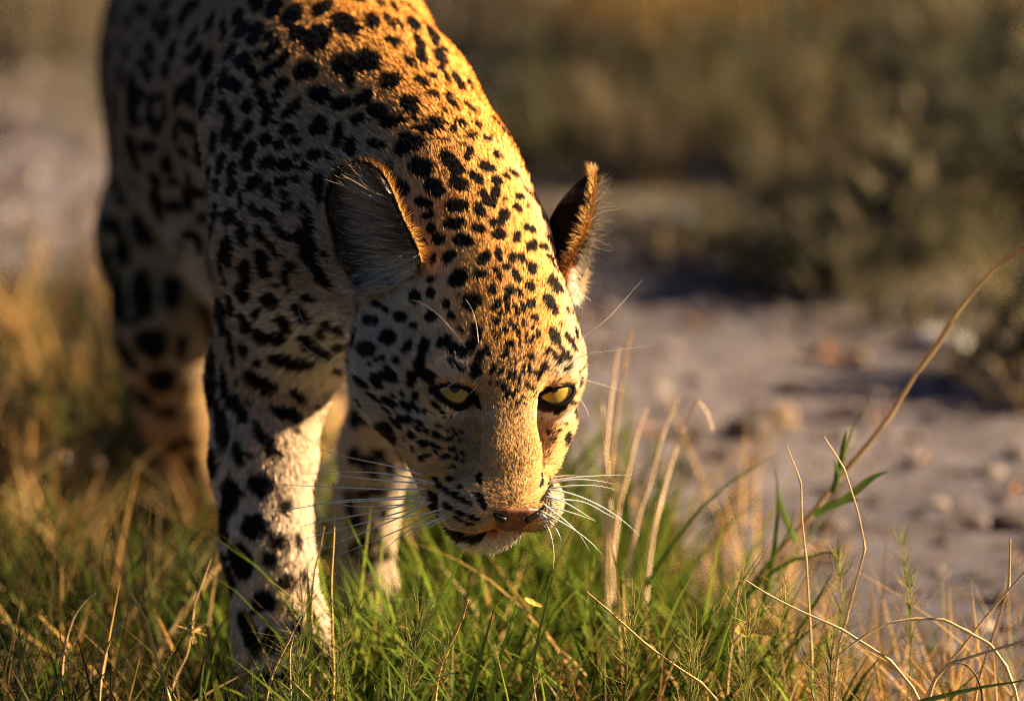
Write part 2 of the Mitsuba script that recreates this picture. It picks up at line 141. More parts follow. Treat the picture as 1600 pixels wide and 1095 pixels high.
BODY_MARKS = """-698 2220 854 11 -47 9 0 -17 -7;-697 2171 833 -3 -4 -15 -8 40 -6;-704 2174 780 -2 3 -21 -9 39 -7;-681 1820 819 4 -43 9 -1 -8 -7;-617 1646 947 13 -60 2 -7 8 -9;
-644 1706 914 0 -23 -8 -9 40 -8;-656 1710 881 -1 -13 -10 -5 23 -4;-616 1538 920 -5 -15 -12 -4 33 -6;-639 1610 880 2 -25 -7 -8 29 -7;-563 1362 1006 11 -41 10 -1 -39 -3;
-579 1334 981 -3 -26 -8 -7 30 -5;-559 1246 988 -6 -19 -14 -11 39 -4;-520 1173 1026 -11 -29 -16 -9 45 -6;-503 1129 1043 9 -7 10 3 -28 2;-500 929 1032 9 -6 15 5 -36 3;
-492 856 1017 10 -7 19 8 -21 0;-504 880 1005 10 -31 6 0 -10 -6;-467 856 1070 -5 -5 -13 -6 36 -5;-583 1252 949 9 -50 -6 -8 18 -7;-538 1083 981 1 -42 -8 -9 42 -11;
-597 1270 925 11 -36 7 1 -12 -6;-583 1208 917 7 -28 -5 -8 20 -8;-550 1091 947 5 -46 -3 -7 29 -11;-469 799 1014 -6 5 -22 -10 22 -2;-654 1635 840 2 -21 -14 -7 32 -7;
-721 2236 691 -3 20 -45 -8 40 -7;-666 1677 772 1 -1 -30 -7 38 -7;-615 1279 866 1 -24 -35 -11 38 -7;-599 1232 878 -6 10 -16 -9 27 -2;-609 1250 834 12 -37 7 0 0 -11;
-577 1168 887 11 -35 7 0 -3 -8;-558 1095 903 12 -63 10 -1 3 -9;-567 1130 858 22 -78 15 0 2 -8;-547 1034 893 0 1 -12 -5 27 -5;-581 1174 864 0 -1 -10 -6 17 -3;
-521 897 944 -6 26 -24 -8 42 -5;-498 836 967 -2 -3 -22 -10 20 -3;-498 830 944 10 -19 4 0 -1 -7;-463 526 1011 -7 -8 -24 -7 43 -7;-513 870 903 13 -47 2 -5 24 -13;
-445 755 1082 6 -16 10 5 -23 0;-420 686 1107 7 3 12 7 -23 1;-441 722 1071 4 -9 12 4 -21 2;-409 619 1099 9 12 11 9 -36 2;-386 558 1105 8 30 11 9 -26 0;
-424 562 1077 7 18 9 7 -33 3;-405 494 1076 11 3 9 7 -19 -4;-390 664 1132 13 -18 3 1 -22 -9;-360 621 1132 10 22 11 10 -22 -3;-332 575 1129 11 27 9 10 -26 -4;
-321 510 1114 14 -5 1 1 -21 -8;-365 524 1106 -1 -19 -6 -7 8 0;-354 494 1099 7 14 8 7 -11 -2;-379 486 1087 8 -5 1 0 -9 -4;-366 477 1087 5 12 8 5 -7 -2;
-338 461 1086 4 12 10 6 -5 -1;-348 456 1079 9 -3 1 0 -7 -5;-362 449 1068 7 3 6 5 -7 -5;-391 462 1066 2 -12 -8 -7 3 -2;-380 444 1055 4 7 10 6 -5 -1;
-373 423 1033 3 -10 -12 -8 2 -2;-415 461 1045 9 -17 -7 -8 2 -7;-435 494 1047 -4 -19 -15 -6 13 -1;-342 428 1053 11 0 4 3 -6 -6;-351 417 1037 8 -2 0 0 -4 -5;
-326 399 1021 13 5 12 6 -5 -5;-354 410 1026 7 -2 0 0 -3 -4;-308 435 1071 15 5 8 7 -11 -10;-432 457 1014 -2 -4 -10 -7 8 0;-395 426 1020 -2 -6 -11 -8 5 0;
-422 436 999 0 -8 -15 -8 8 -1;-366 403 1008 -5 -6 -13 -7 4 2;-392 410 996 9 -5 1 0 -4 -7;-352 395 1002 6 -2 0 0 -3 -4;-287 584 1139 15 14 5 5 -24 -5;
-291 491 1111 14 25 13 13 -20 -7;-251 522 1127 19 -24 -6 -7 -25 -8;-232 505 1121 2 -21 -8 -6 -2 -1;-211 533 1129 12 3 -1 1 -28 -8;-183 544 1127 7 -26 -7 -4 -8 -1;
-169 543 1123 6 -21 -6 -3 -7 -1;-178 486 1107 13 -2 -4 -2 -11 -4;-179 638 1133 7 -34 -3 -3 -14 1;-199 636 1140 7 -14 -3 -3 -18 -1;-169 687 1130 3 -12 -3 -2 -11 0;
-233 621 1145 13 2 -2 0 -9 -1;-150 690 1117 10 -15 -7 -2 -17 2;-148 567 1119 9 -22 -6 -5 -27 0;-152 445 1083 10 -9 -6 -3 -10 -3;-250 435 1080 18 -3 1 0 -17 -13;
-216 439 1086 19 -1 0 0 -20 -13;-240 410 1063 0 -15 -11 -7 2 0;-285 402 1042 17 -6 1 0 -11 -10;-180 391 1064 16 3 2 2 -21 -8;-138 396 1064 7 2 0 0 -10 -3;
-154 333 1043 13 -8 -3 -3 -16 -7;-144 311 1033 0 -15 -8 -6 1 0;-220 367 1044 13 6 8 5 -12 -5;-253 372 1032 15 -3 6 4 -13 -7;-200 331 1031 16 -15 -3 -3 -11 -8;
-225 329 1019 10 -6 1 0 -8 -5;-176 299 1021 17 -3 3 2 -11 -6;-282 363 1007 9 -13 -5 -5 -3 -6;-139 506 1102 9 -12 -8 -4 -11 -2;-135 471 1087 8 -15 -8 -5 -11 -2;
-120 574 1104 10 -43 -8 -5 -27 2;-107 497 1081 8 -12 -9 -6 -17 -1;-101 531 1085 6 -6 -6 -3 -12 0;-107 460 1070 7 8 -2 0 -11 -3;-97 438 1061 5 -21 -6 -3 -7 0;
-80 448 1052 10 -26 -9 -4 -18 1;-119 418 1066 8 -6 -4 -2 -9 -2;-133 394 1063 10 -14 -5 -3 -9 -2;-116 359 1050 10 -3 -3 -2 -10 -3;-91 360 1043 6 -19 -7 -5 -10 -1;
-62 363 1031 9 -6 -6 -3 -12 -1;-79 340 1033 4 3 -1 0 -6 -2;-75 301 1018 9 1 -3 -1 -7 -2;-99 319 1033 5 2 0 0 -7 -3;-84 280 1012 5 2 0 0 -6 -3;
-52 319 1013 6 -7 -6 -3 -8 -1;-58 284 1003 8 6 -1 0 -9 -4;-36 295 994 5 -5 -6 -4 -10 -1;-52 282 999 4 3 -1 0 -6 -3;-111 286 1020 12 2 0 0 -15 -8;
-131 275 1014 13 -5 -2 -1 -7 -4;-156 263 1003 12 -4 1 0 -8 -6;-139 247 995 15 0 3 2 -11 -7;-63 487 1041 5 -10 -6 -3 -17 2;-286 356 998 14 -9 2 0 -9 -8;
-257 329 997 -2 -11 -11 -8 7 0;-238 297 984 0 -13 -12 -9 6 -1;-200 274 993 13 -12 -2 -2 -6 -6;-291 325 965 11 -7 1 0 -7 -7;-271 308 966 1 -7 -6 -5 3 -1;
-229 330 1017 9 -6 1 0 -7 -4;-285 292 932 2 -10 -14 -8 5 -2;-183 230 963 2 -11 -9 -7 3 -2;-259 314 983 8 -6 1 0 -5 -5;-708 2162 633 -2 4 -26 -7 40 -7;
-672 1780 684 6 -2 -21 -4 29 -6;-703 2118 600 -1 -12 -22 -5 35 -7;-698 2067 590 1 -40 -21 -8 47 -12;-692 1956 588 18 -70 16 0 -23 -6;-619 1294 784 3 -1 -19 -11 45 -10;
-608 1277 757 4 -4 -11 -7 26 -7;-585 1193 804 17 -42 8 0 5 -11;-567 1135 842 11 -36 7 0 3 -9;-529 959 871 0 12 -16 -6 30 -5;-503 844 900 11 -24 -1 -5 13 -9;
-516 933 848 10 -50 8 0 13 -11;-549 1120 791 0 18 -20 -11 36 -8;-540 1126 761 12 -33 7 -1 10 -9;-484 816 883 -5 17 -24 -9 15 -1;-485 836 853 14 -31 6 0 8 -10;
-447 453 958 -1 -2 -16 -6 11 -2;-455 471 904 -1 8 -17 -4 21 -4;-640 1700 643 4 15 -17 -4 23 -4;-626 1663 628 11 -14 -19 -2 24 -6;-574 1206 747 7 -5 -12 -8 24 -9;
-578 1252 709 4 7 -15 -11 36 -11;-574 1285 677 6 15 -19 -9 40 -10;-667 1866 579 8 -18 -9 -8 11 -7;-543 1181 709 16 -39 8 -1 15 -14;-516 1089 743 3 25 -25 -10 37 -9;
-495 980 772 13 -55 9 0 18 -12;-509 999 789 1 23 -16 -5 24 -4;-700 1896 532 6 -22 -15 -8 16 -5;-674 1854 530 6 -13 -17 -11 12 -5;-628 1808 535 16 -15 -24 -14 14 -11;
-491 1059 714 11 -43 8 0 12 -8;-450 412 837 4 -30 6 0 -1 -5;-519 1187 661 14 -38 8 -1 18 -13;-502 1163 652 1 18 -16 -7 23 -6;-441 385 864 12 -30 7 0 -3 -4;
-660 1829 500 3 -8 -16 -10 9 -4;-541 1297 621 12 -25 -4 -2 25 -9;-695 1872 469 6 -12 -26 -10 19 -6;-662 1828 489 2 -9 -18 -14 14 -4;-667 1787 426 6 -50 -31 -10 17 -5;
-655 1739 393 16 -17 4 0 -4 -8;-681 1814 413 3 -37 -18 -9 32 -8;-627 1753 439 5 -35 -32 -19 9 -4;-576 1741 444 1 -18 -24 -17 1 0;-609 1706 362 29 -5 1 0 0 -24;
-559 1710 354 -6 0 -22 -9 -4 3;-656 1736 335 15 -6 -26 -9 12 -8;-595 1735 289 26 -2 1 -1 22 -25;-635 1808 246 16 -11 -13 -8 23 -13;-590 1797 220 20 -4 1 0 7 -12;
-554 1763 270 9 6 0 0 7 -6;-548 1806 215 9 4 2 1 3 -5;-620 1800 514 10 -7 2 0 -2 -7;-550 1482 560 9 -35 6 0 15 -9;-555 1829 162 15 6 -2 0 7 -10;
-561 1868 102 18 -8 5 1 -4 -7;-544 1835 59 15 -2 0 0 -3 -6;-436 404 332 13 -32 8 0 2 -6;-427 432 976 -6 0 -16 -8 10 1;-393 408 992 6 2 10 7 -6 -3;
-409 409 971 -6 -4 -15 -8 9 1;-366 382 978 10 -4 1 0 -7 -8;-345 366 972 9 -4 1 0 -7 -7;-332 378 991 12 -4 1 0 -7 -7;-319 360 979 9 -4 1 0 -5 -5;
-389 382 959 -5 -7 -14 -9 9 2;-395 372 941 0 -8 -9 -8 7 -1;-362 352 947 13 -6 1 0 -9 -9;-335 338 948 11 -5 1 0 -8 -8;-435 421 933 -5 1 -15 -7 13 0;
-442 416 901 -2 -2 -11 -6 17 -2;-417 388 930 -1 -10 -13 -7 9 -1;-416 368 907 -5 -3 -12 -8 12 0;-383 340 919 7 4 12 9 -9 -3;-362 321 913 0 -8 -10 -8 4 -1;
-339 320 927 9 -4 1 0 -5 -6;-337 307 910 9 -3 1 0 -4 -6;-319 314 932 8 -7 -3 -3 -2 -5;-317 338 960 7 -4 1 0 -4 -4;-307 320 948 8 -5 1 0 -4 -5;
-402 340 896 0 -8 -10 -5 5 -1;-331 297 895 10 -3 1 0 -3 -7;-381 315 885 8 -9 -6 -5 1 -6;-359 300 879 9 -6 -8 -6 0 -6;-419 345 867 -5 1 -13 -9 13 1;
-399 318 849 3 -5 -17 -9 7 -3;-489 1044 720 8 -36 6 0 14 -10;-443 392 863 -1 -5 -15 -4 12 -2;-449 404 835 0 -1 -12 -3 15 -3;-374 301 853 6 -5 -10 -6 2 -4;
-340 287 855 12 -5 -9 -5 1 -6;-304 284 892 7 -6 -8 -5 1 -5;-301 277 870 3 -5 -18 -8 4 -2;-284 285 922 2 -11 -17 -8 5 -2;-304 276 846 16 -7 -12 -7 3 -9;
-355 290 832 9 -3 -10 -4 2 -4;-425 346 820 0 4 -16 -10 17 -4;-501 1168 647 -2 31 -21 -7 21 -5;-372 298 822 9 -5 1 0 0 -6;-423 345 809 1 3 -18 -8 12 -3;
-485 1190 607 -1 68 -40 -6 21 -4;-434 372 790 1 6 -19 -4 9 -2;-428 377 763 0 7 -9 -4 8 -2;-396 322 788 3 6 -20 -9 10 -4;-369 298 807 3 2 -20 -10 5 -3;
-401 348 752 7 2 -14 -9 15 -8;-348 288 825 6 -2 -7 -4 1 -3;-328 284 806 8 -1 -7 -4 2 -6;-335 290 789 4 3 -12 -5 2 -3;-349 299 774 6 -2 1 0 3 -5;-330 297 768 7 -2 0 0 2 -4;
-299 274 821 12 -3 -21 -8 4 -6;-279 269 790 10 -3 -11 -7 7 -7;-275 259 832 8 -6 1 0 0 -5;-360 320 747 14 -8 2 0 9 -14;-381 352 722 8 -7 2 0 8 -10;
-440 453 703 1 1 -18 -8 33 -8;-421 396 723 1 14 -20 -6 12 -3;-403 384 708 8 -10 2 0 6 -7;-513 1742 379 8 5 -40 -6 -7 0;-396 388 692 11 -12 3 0 8 -11;
-375 382 678 11 0 -9 -7 14 -11;-339 341 709 11 5 -11 -7 10 -10;-350 370 679 12 -6 1 0 11 -13;-313 320 726 10 11 -18 -7 7 -7;-302 296 756 11 -1 -4 -2 4 -6;
-435 450 673 0 5 -13 -7 17 -4;-423 440 654 3 6 -21 -6 9 -3;-404 423 647 3 3 -11 -8 8 -5;-381 419 628 8 -4 1 0 6 -9;-331 403 634 32 4 -8 -3 11 -13;
-296 372 665 24 17 -19 -5 13 -11;-420 449 625 0 4 -9 -5 6 -2;-275 323 709 10 -5 1 0 10 -10;-256 319 703 8 -8 2 0 13 -10;-285 344 691 7 -2 0 0 8 -8;
-260 363 668 9 -3 1 0 12 -10;-458 515 608 -2 0 -22 -8 23 -5;-462 520 556 -3 15 -31 -9 31 -7;-436 475 586 2 0 -24 -6 7 -2;-427 466 558 0 -2 -11 -6 5 -1;
-379 437 594 22 0 -14 -7 7 -12;-412 454 550 11 -14 -20 -8 3 -4;-399 450 560 6 -2 0 0 -1 -5;-322 452 571 10 9 -13 -5 0 -6;-312 2250 153 15 64 -17 -1 6 -11;
-263 432 614 6 13 -8 -3 6 -4;-254 796 516 5 -35 8 0 2 -5;-414 455 591 5 -3 1 0 1 -5;-338 448 542 23 8 -10 -3 -3 -9;-441 465 520 4 -28 -29 -10 14 -4;
-373 421 509 15 -12 -23 -8 -3 -4;-356 414 489 10 3 -1 0 -3 -7;-326 447 519 6 4 -1 0 -2 -4;-413 419 488 4 -9 -17 -8 3 -2;-394 412 487 4 -3 -6 -4 0 -2;
-458 469 464 2 -9 -20 -6 25 -7;-295 486 545 4 6 -2 0 1 -3;-239 776 458 16 -25 6 0 5 -15;-180 63 604 9 19 -22 -9 30 -8;-318 2376 44 6 14 -21 -9 -15 0;
-231 780 390 30 -11 0 -1 3 -13;-211 773 398 14 -2 0 0 2 -10;-170 781 396 1 13 -24 -7 -4 0;-305 2418 73 8 14 -3 0 -11 -3;-455 458 452 0 3 -15 -7 20 -5;
-426 415 420 1 -6 -28 -14 14 -4;-403 402 434 7 -3 1 0 -1 -5;-378 399 444 14 -3 -13 -12 -2 -11;-341 396 414 7 10 10 9 2 -6;-387 373 387 19 -6 2 0 -8 -16;
-349 366 366 14 5 1 2 -3 -11;-321 380 361 2 -3 -13 -6 -5 0;-438 418 377 3 -21 -21 -6 19 -6;-409 369 336 7 -6 -25 -16 11 -7;-366 356 339 13 0 0 0 -2 -13;
-427 400 295 5 1 -26 -5 20 -6;-339 355 308 12 6 3 4 -3 -11;-313 374 309 0 -5 -10 -5 -4 1;-373 342 280 19 -5 1 0 -7 -14;-396 336 233 12 -18 -29 -11 8 -6;
-363 317 226 2 -7 -20 -9 2 -1;-340 314 221 0 -5 -13 -7 0 0;-323 328 247 2 -5 -11 -6 -2 0;-332 333 264 8 3 -1 0 -3 -5;-304 325 216 7 0 -13 -7 -6 -2;
-295 325 199 6 1 -11 -5 -5 -2;-366 301 171 18 -7 2 0 -3 -11;-295 347 246 4 -2 -11 -4 -5 0;-337 296 171 2 -4 -13 -9 -1 -2;-307 302 165 0 -4 -11 -8 -4 1;
-243 813 326 22 -13 3 0 3 -8;-210 802 333 9 1 0 0 6 -9;-201 825 295 7 4 -1 0 3 -12;-231 828 242 12 0 0 0 2 -10;-255 825 300 7 -4 1 0 1 -12;-220 785 365 12 -2 0 0 4 -8;
-190 783 372 9 4 -1 0 6 -12;-226 832 210 12 0 0 0 0 -9;-201 842 218 8 7 -2 0 1 -10;-251 834 230 8 -4 1 0 2 -11;-581 1837 149 13 -2 0 -1 13 -12;
-550 1866 119 11 1 0 0 4 -10;-566 1838 58 11 -1 0 0 -5 -8;-539 1834 20 10 -1 0 -1 9 -13;-247 824 277 12 -4 1 0 2 -11;-209 830 254 2 5 -16 -7 -4 0;"""

WHISKERS = [  # root to tip, in millimetres
    [(-61.9, -0, 279.4), (-83.1, 1.6, 285.6), (-105.5, 8.8, 288.6), (-144.6, 22.1, 296.3)],
    [(-54.5, -3.9, 274.6), (-63.2, -3.6, 276.9), (-86.4, 0.6, 280.6), (-108.2, 6.9, 280.9), (-139, 15.1, 278.4), (-148.3, 17.6, 277.8)],
    [(-59.6, 3.3, 273.3), (-93, 7, 274.7), (-116.3, 13.8, 275.4), (-139.1, 20.4, 275.7), (-153.2, 24.4, 275.6)],
    [(-61.1, 9.9, 267.8), (-93.1, 12.6, 266.7), (-116.4, 19, 266), (-139.3, 25.4, 265.3), (-172.2, 34.5, 265)],
    [(-64, 20.6, 262.2), (-101.3, 23.8, 256.6), (-127.9, 30.6, 253), (-148.6, 35.3, 248), (-171.6, 40.7, 243.2), (-189.5, 45.2, 240.6)],
    [(-60.2, 12.7, 260.9), (-71.8, 12.3, 260), (-101.1, 17.3, 256.9), (-139.5, 27, 252), (-153.5, 30.5, 249.7)],
    [(-56.5, 8.9, 258), (-85.7, 10.5, 255.2), (-108.6, 16.4, 252.8), (-124, 20.8, 253.1), (-133.8, 24.2, 255.1)],
    [(-61.2, 16, 259.1), (-90.4, 14.9, 251.2), (-116.6, 20.9, 244.4), (-139.5, 26.1, 238.8), (-163, 31.2, 231.2)],
    [(-58.4, 12.6, 256.1), (-81.1, 11.6, 249.7), (-108.6, 17.5, 240), (-139.5, 24.2, 229.7), (-167.7, 30, 218.6)],
    [(-48.3, -24.5, 262.2), (-69.9, -25.5, 256.8), (-88.9, -20.9, 253.2), (-107.9, -16.3, 249.2)],
    [(-59.4, 14.9, 255.6), (-83.5, 12.8, 244.6), (-108.7, 17.8, 232.8), (-139.6, 23.8, 217.3)],
    [(-52.4, 11.3, 249.8), (-70.5, 9.2, 242.2), (-96.6, 14.1, 229.4), (-127.9, 20.3, 214.8)],
    [(-48.7, 13.4, 244.9), (-71.9, 11.5, 237.8), (-85.9, 13.9, 227.1), (-94.8, 15.2, 217.6)],
    [(-47.4, -22.7, 256.1), (-66.3, -24.9, 247.1), (-79.7, -22.5, 238)],
    [(-46, -23.8, 254.5), (-58, -25.4, 248.7), (-62.6, -26.3, 245.1)],
    [(26.8, 7.9, 276.4), (39.3, 8, 277.8), (48.6, 8.3, 277.7)],
    [(26.8, -7.8, 277.5), (40.1, -7.5, 279.8), (64.6, -2.4, 280.4), (86.4, 3.7, 279.8)],
    [(26.7, -10.8, 276.3), (46.1, -10.5, 279.6), (64.6, -5.9, 277), (73.9, -3.7, 274.6)],
    [(26.7, -14, 273.8), (48.4, -13.4, 276), (64.6, -9.2, 274.1), (76.1, -6.6, 270.5)],
    [(26.3, -15.2, 273.2), (41.9, -16.1, 270.6), (55.8, -14.5, 264.9), (69.2, -12, 257.1), (92.4, -8.2, 236.6)],
    [(25.3, -17.5, 271.4), (37.3, -18.8, 267), (51.1, -17.6, 264.7), (64.5, -15, 257.4), (79.4, -12.1, 250)],
    [(24.4, -19.6, 269.1), (37.3, -20.7, 265.5), (48.4, -20.6, 258.9), (59.4, -18.6, 251.7)],
    [(22.6, -22, 264.4), (32.7, -24, 256.9), (42.8, -24.4, 248.4), (51.1, -23.1, 238.1), (55.8, -22.4, 229.4)],
    [(19.8, -23.5, 260.1), (32.7, -25.3, 253.4), (46.5, -24.4, 244.6), (64.5, -21.5, 227.2)],
    [(18.4, -24, 258.8), (26.2, -27, 247.2), (29, -28.1, 238), (29.5, -27.2, 216.8)],
    [(21.2, -21.7, 256.8), (32.7, -24.8, 244.7), (36.9, -24.8, 229.5)],
    [(23.5, -21.4, 262.9), (44.7, -22.5, 257.4), (60.4, -19.2, 250.9)],
]
BROW_WHISKERS = [  # root to tip, in millimetres
    [(-31.6, -14.1, 375.5), (-37.6, -14, 384), (-45.8, -13.1, 394.1), (-55, -9.5, 402.7), (-66.5, -6.2, 409.5), (-73.4, -5, 411.1)],
    [(-22.9, -13.5, 373.5), (-24.3, -13, 383.7), (-25.7, -11.9, 395.2), (-33.5, -5.8, 411.7)],
    [(-29.4, -14.3, 356.7), (-41.3, -17.6, 352.8), (-51.8, -19.6, 347.1)],
    [(-23, -14.1, 357.6), (-27.5, -17.1, 351.3)],
    [(-24.3, -12.4, 349.7), (-31.2, -15.7, 343.4)],
    [(45.5, 51, 365.2), (51.1, 50.8, 370.1), (65.9, 51.7, 381.3), (83.6, 58.9, 398.7), (95.3, 63.7, 410.5)],
    [(45.3, 24.6, 360.9), (50.9, 23.9, 362.9), (83.2, 24.8, 368), (104.5, 28.1, 371)],
    [(46.6, 56.5, 339.1), (65.2, 52, 334.9), (86.1, 52.9, 328.5)],
    [(46.3, 29.1, 332.3), (51.9, 26.1, 326.3), (55.6, 22.7, 318.5)],
    [(-108.4, 29.5, 343.1), (-114.8, 29.4, 350.7), (-134.3, 33, 366.5), (-149.7, 39.4, 382.2), (-155.7, 45.9, 399.7)],
    [(-110.3, 33.8, 343.5), (-123.3, 32.9, 351.8), (-146.9, 37.4, 363.6), (-158.1, 42.5, 376.3)],
]

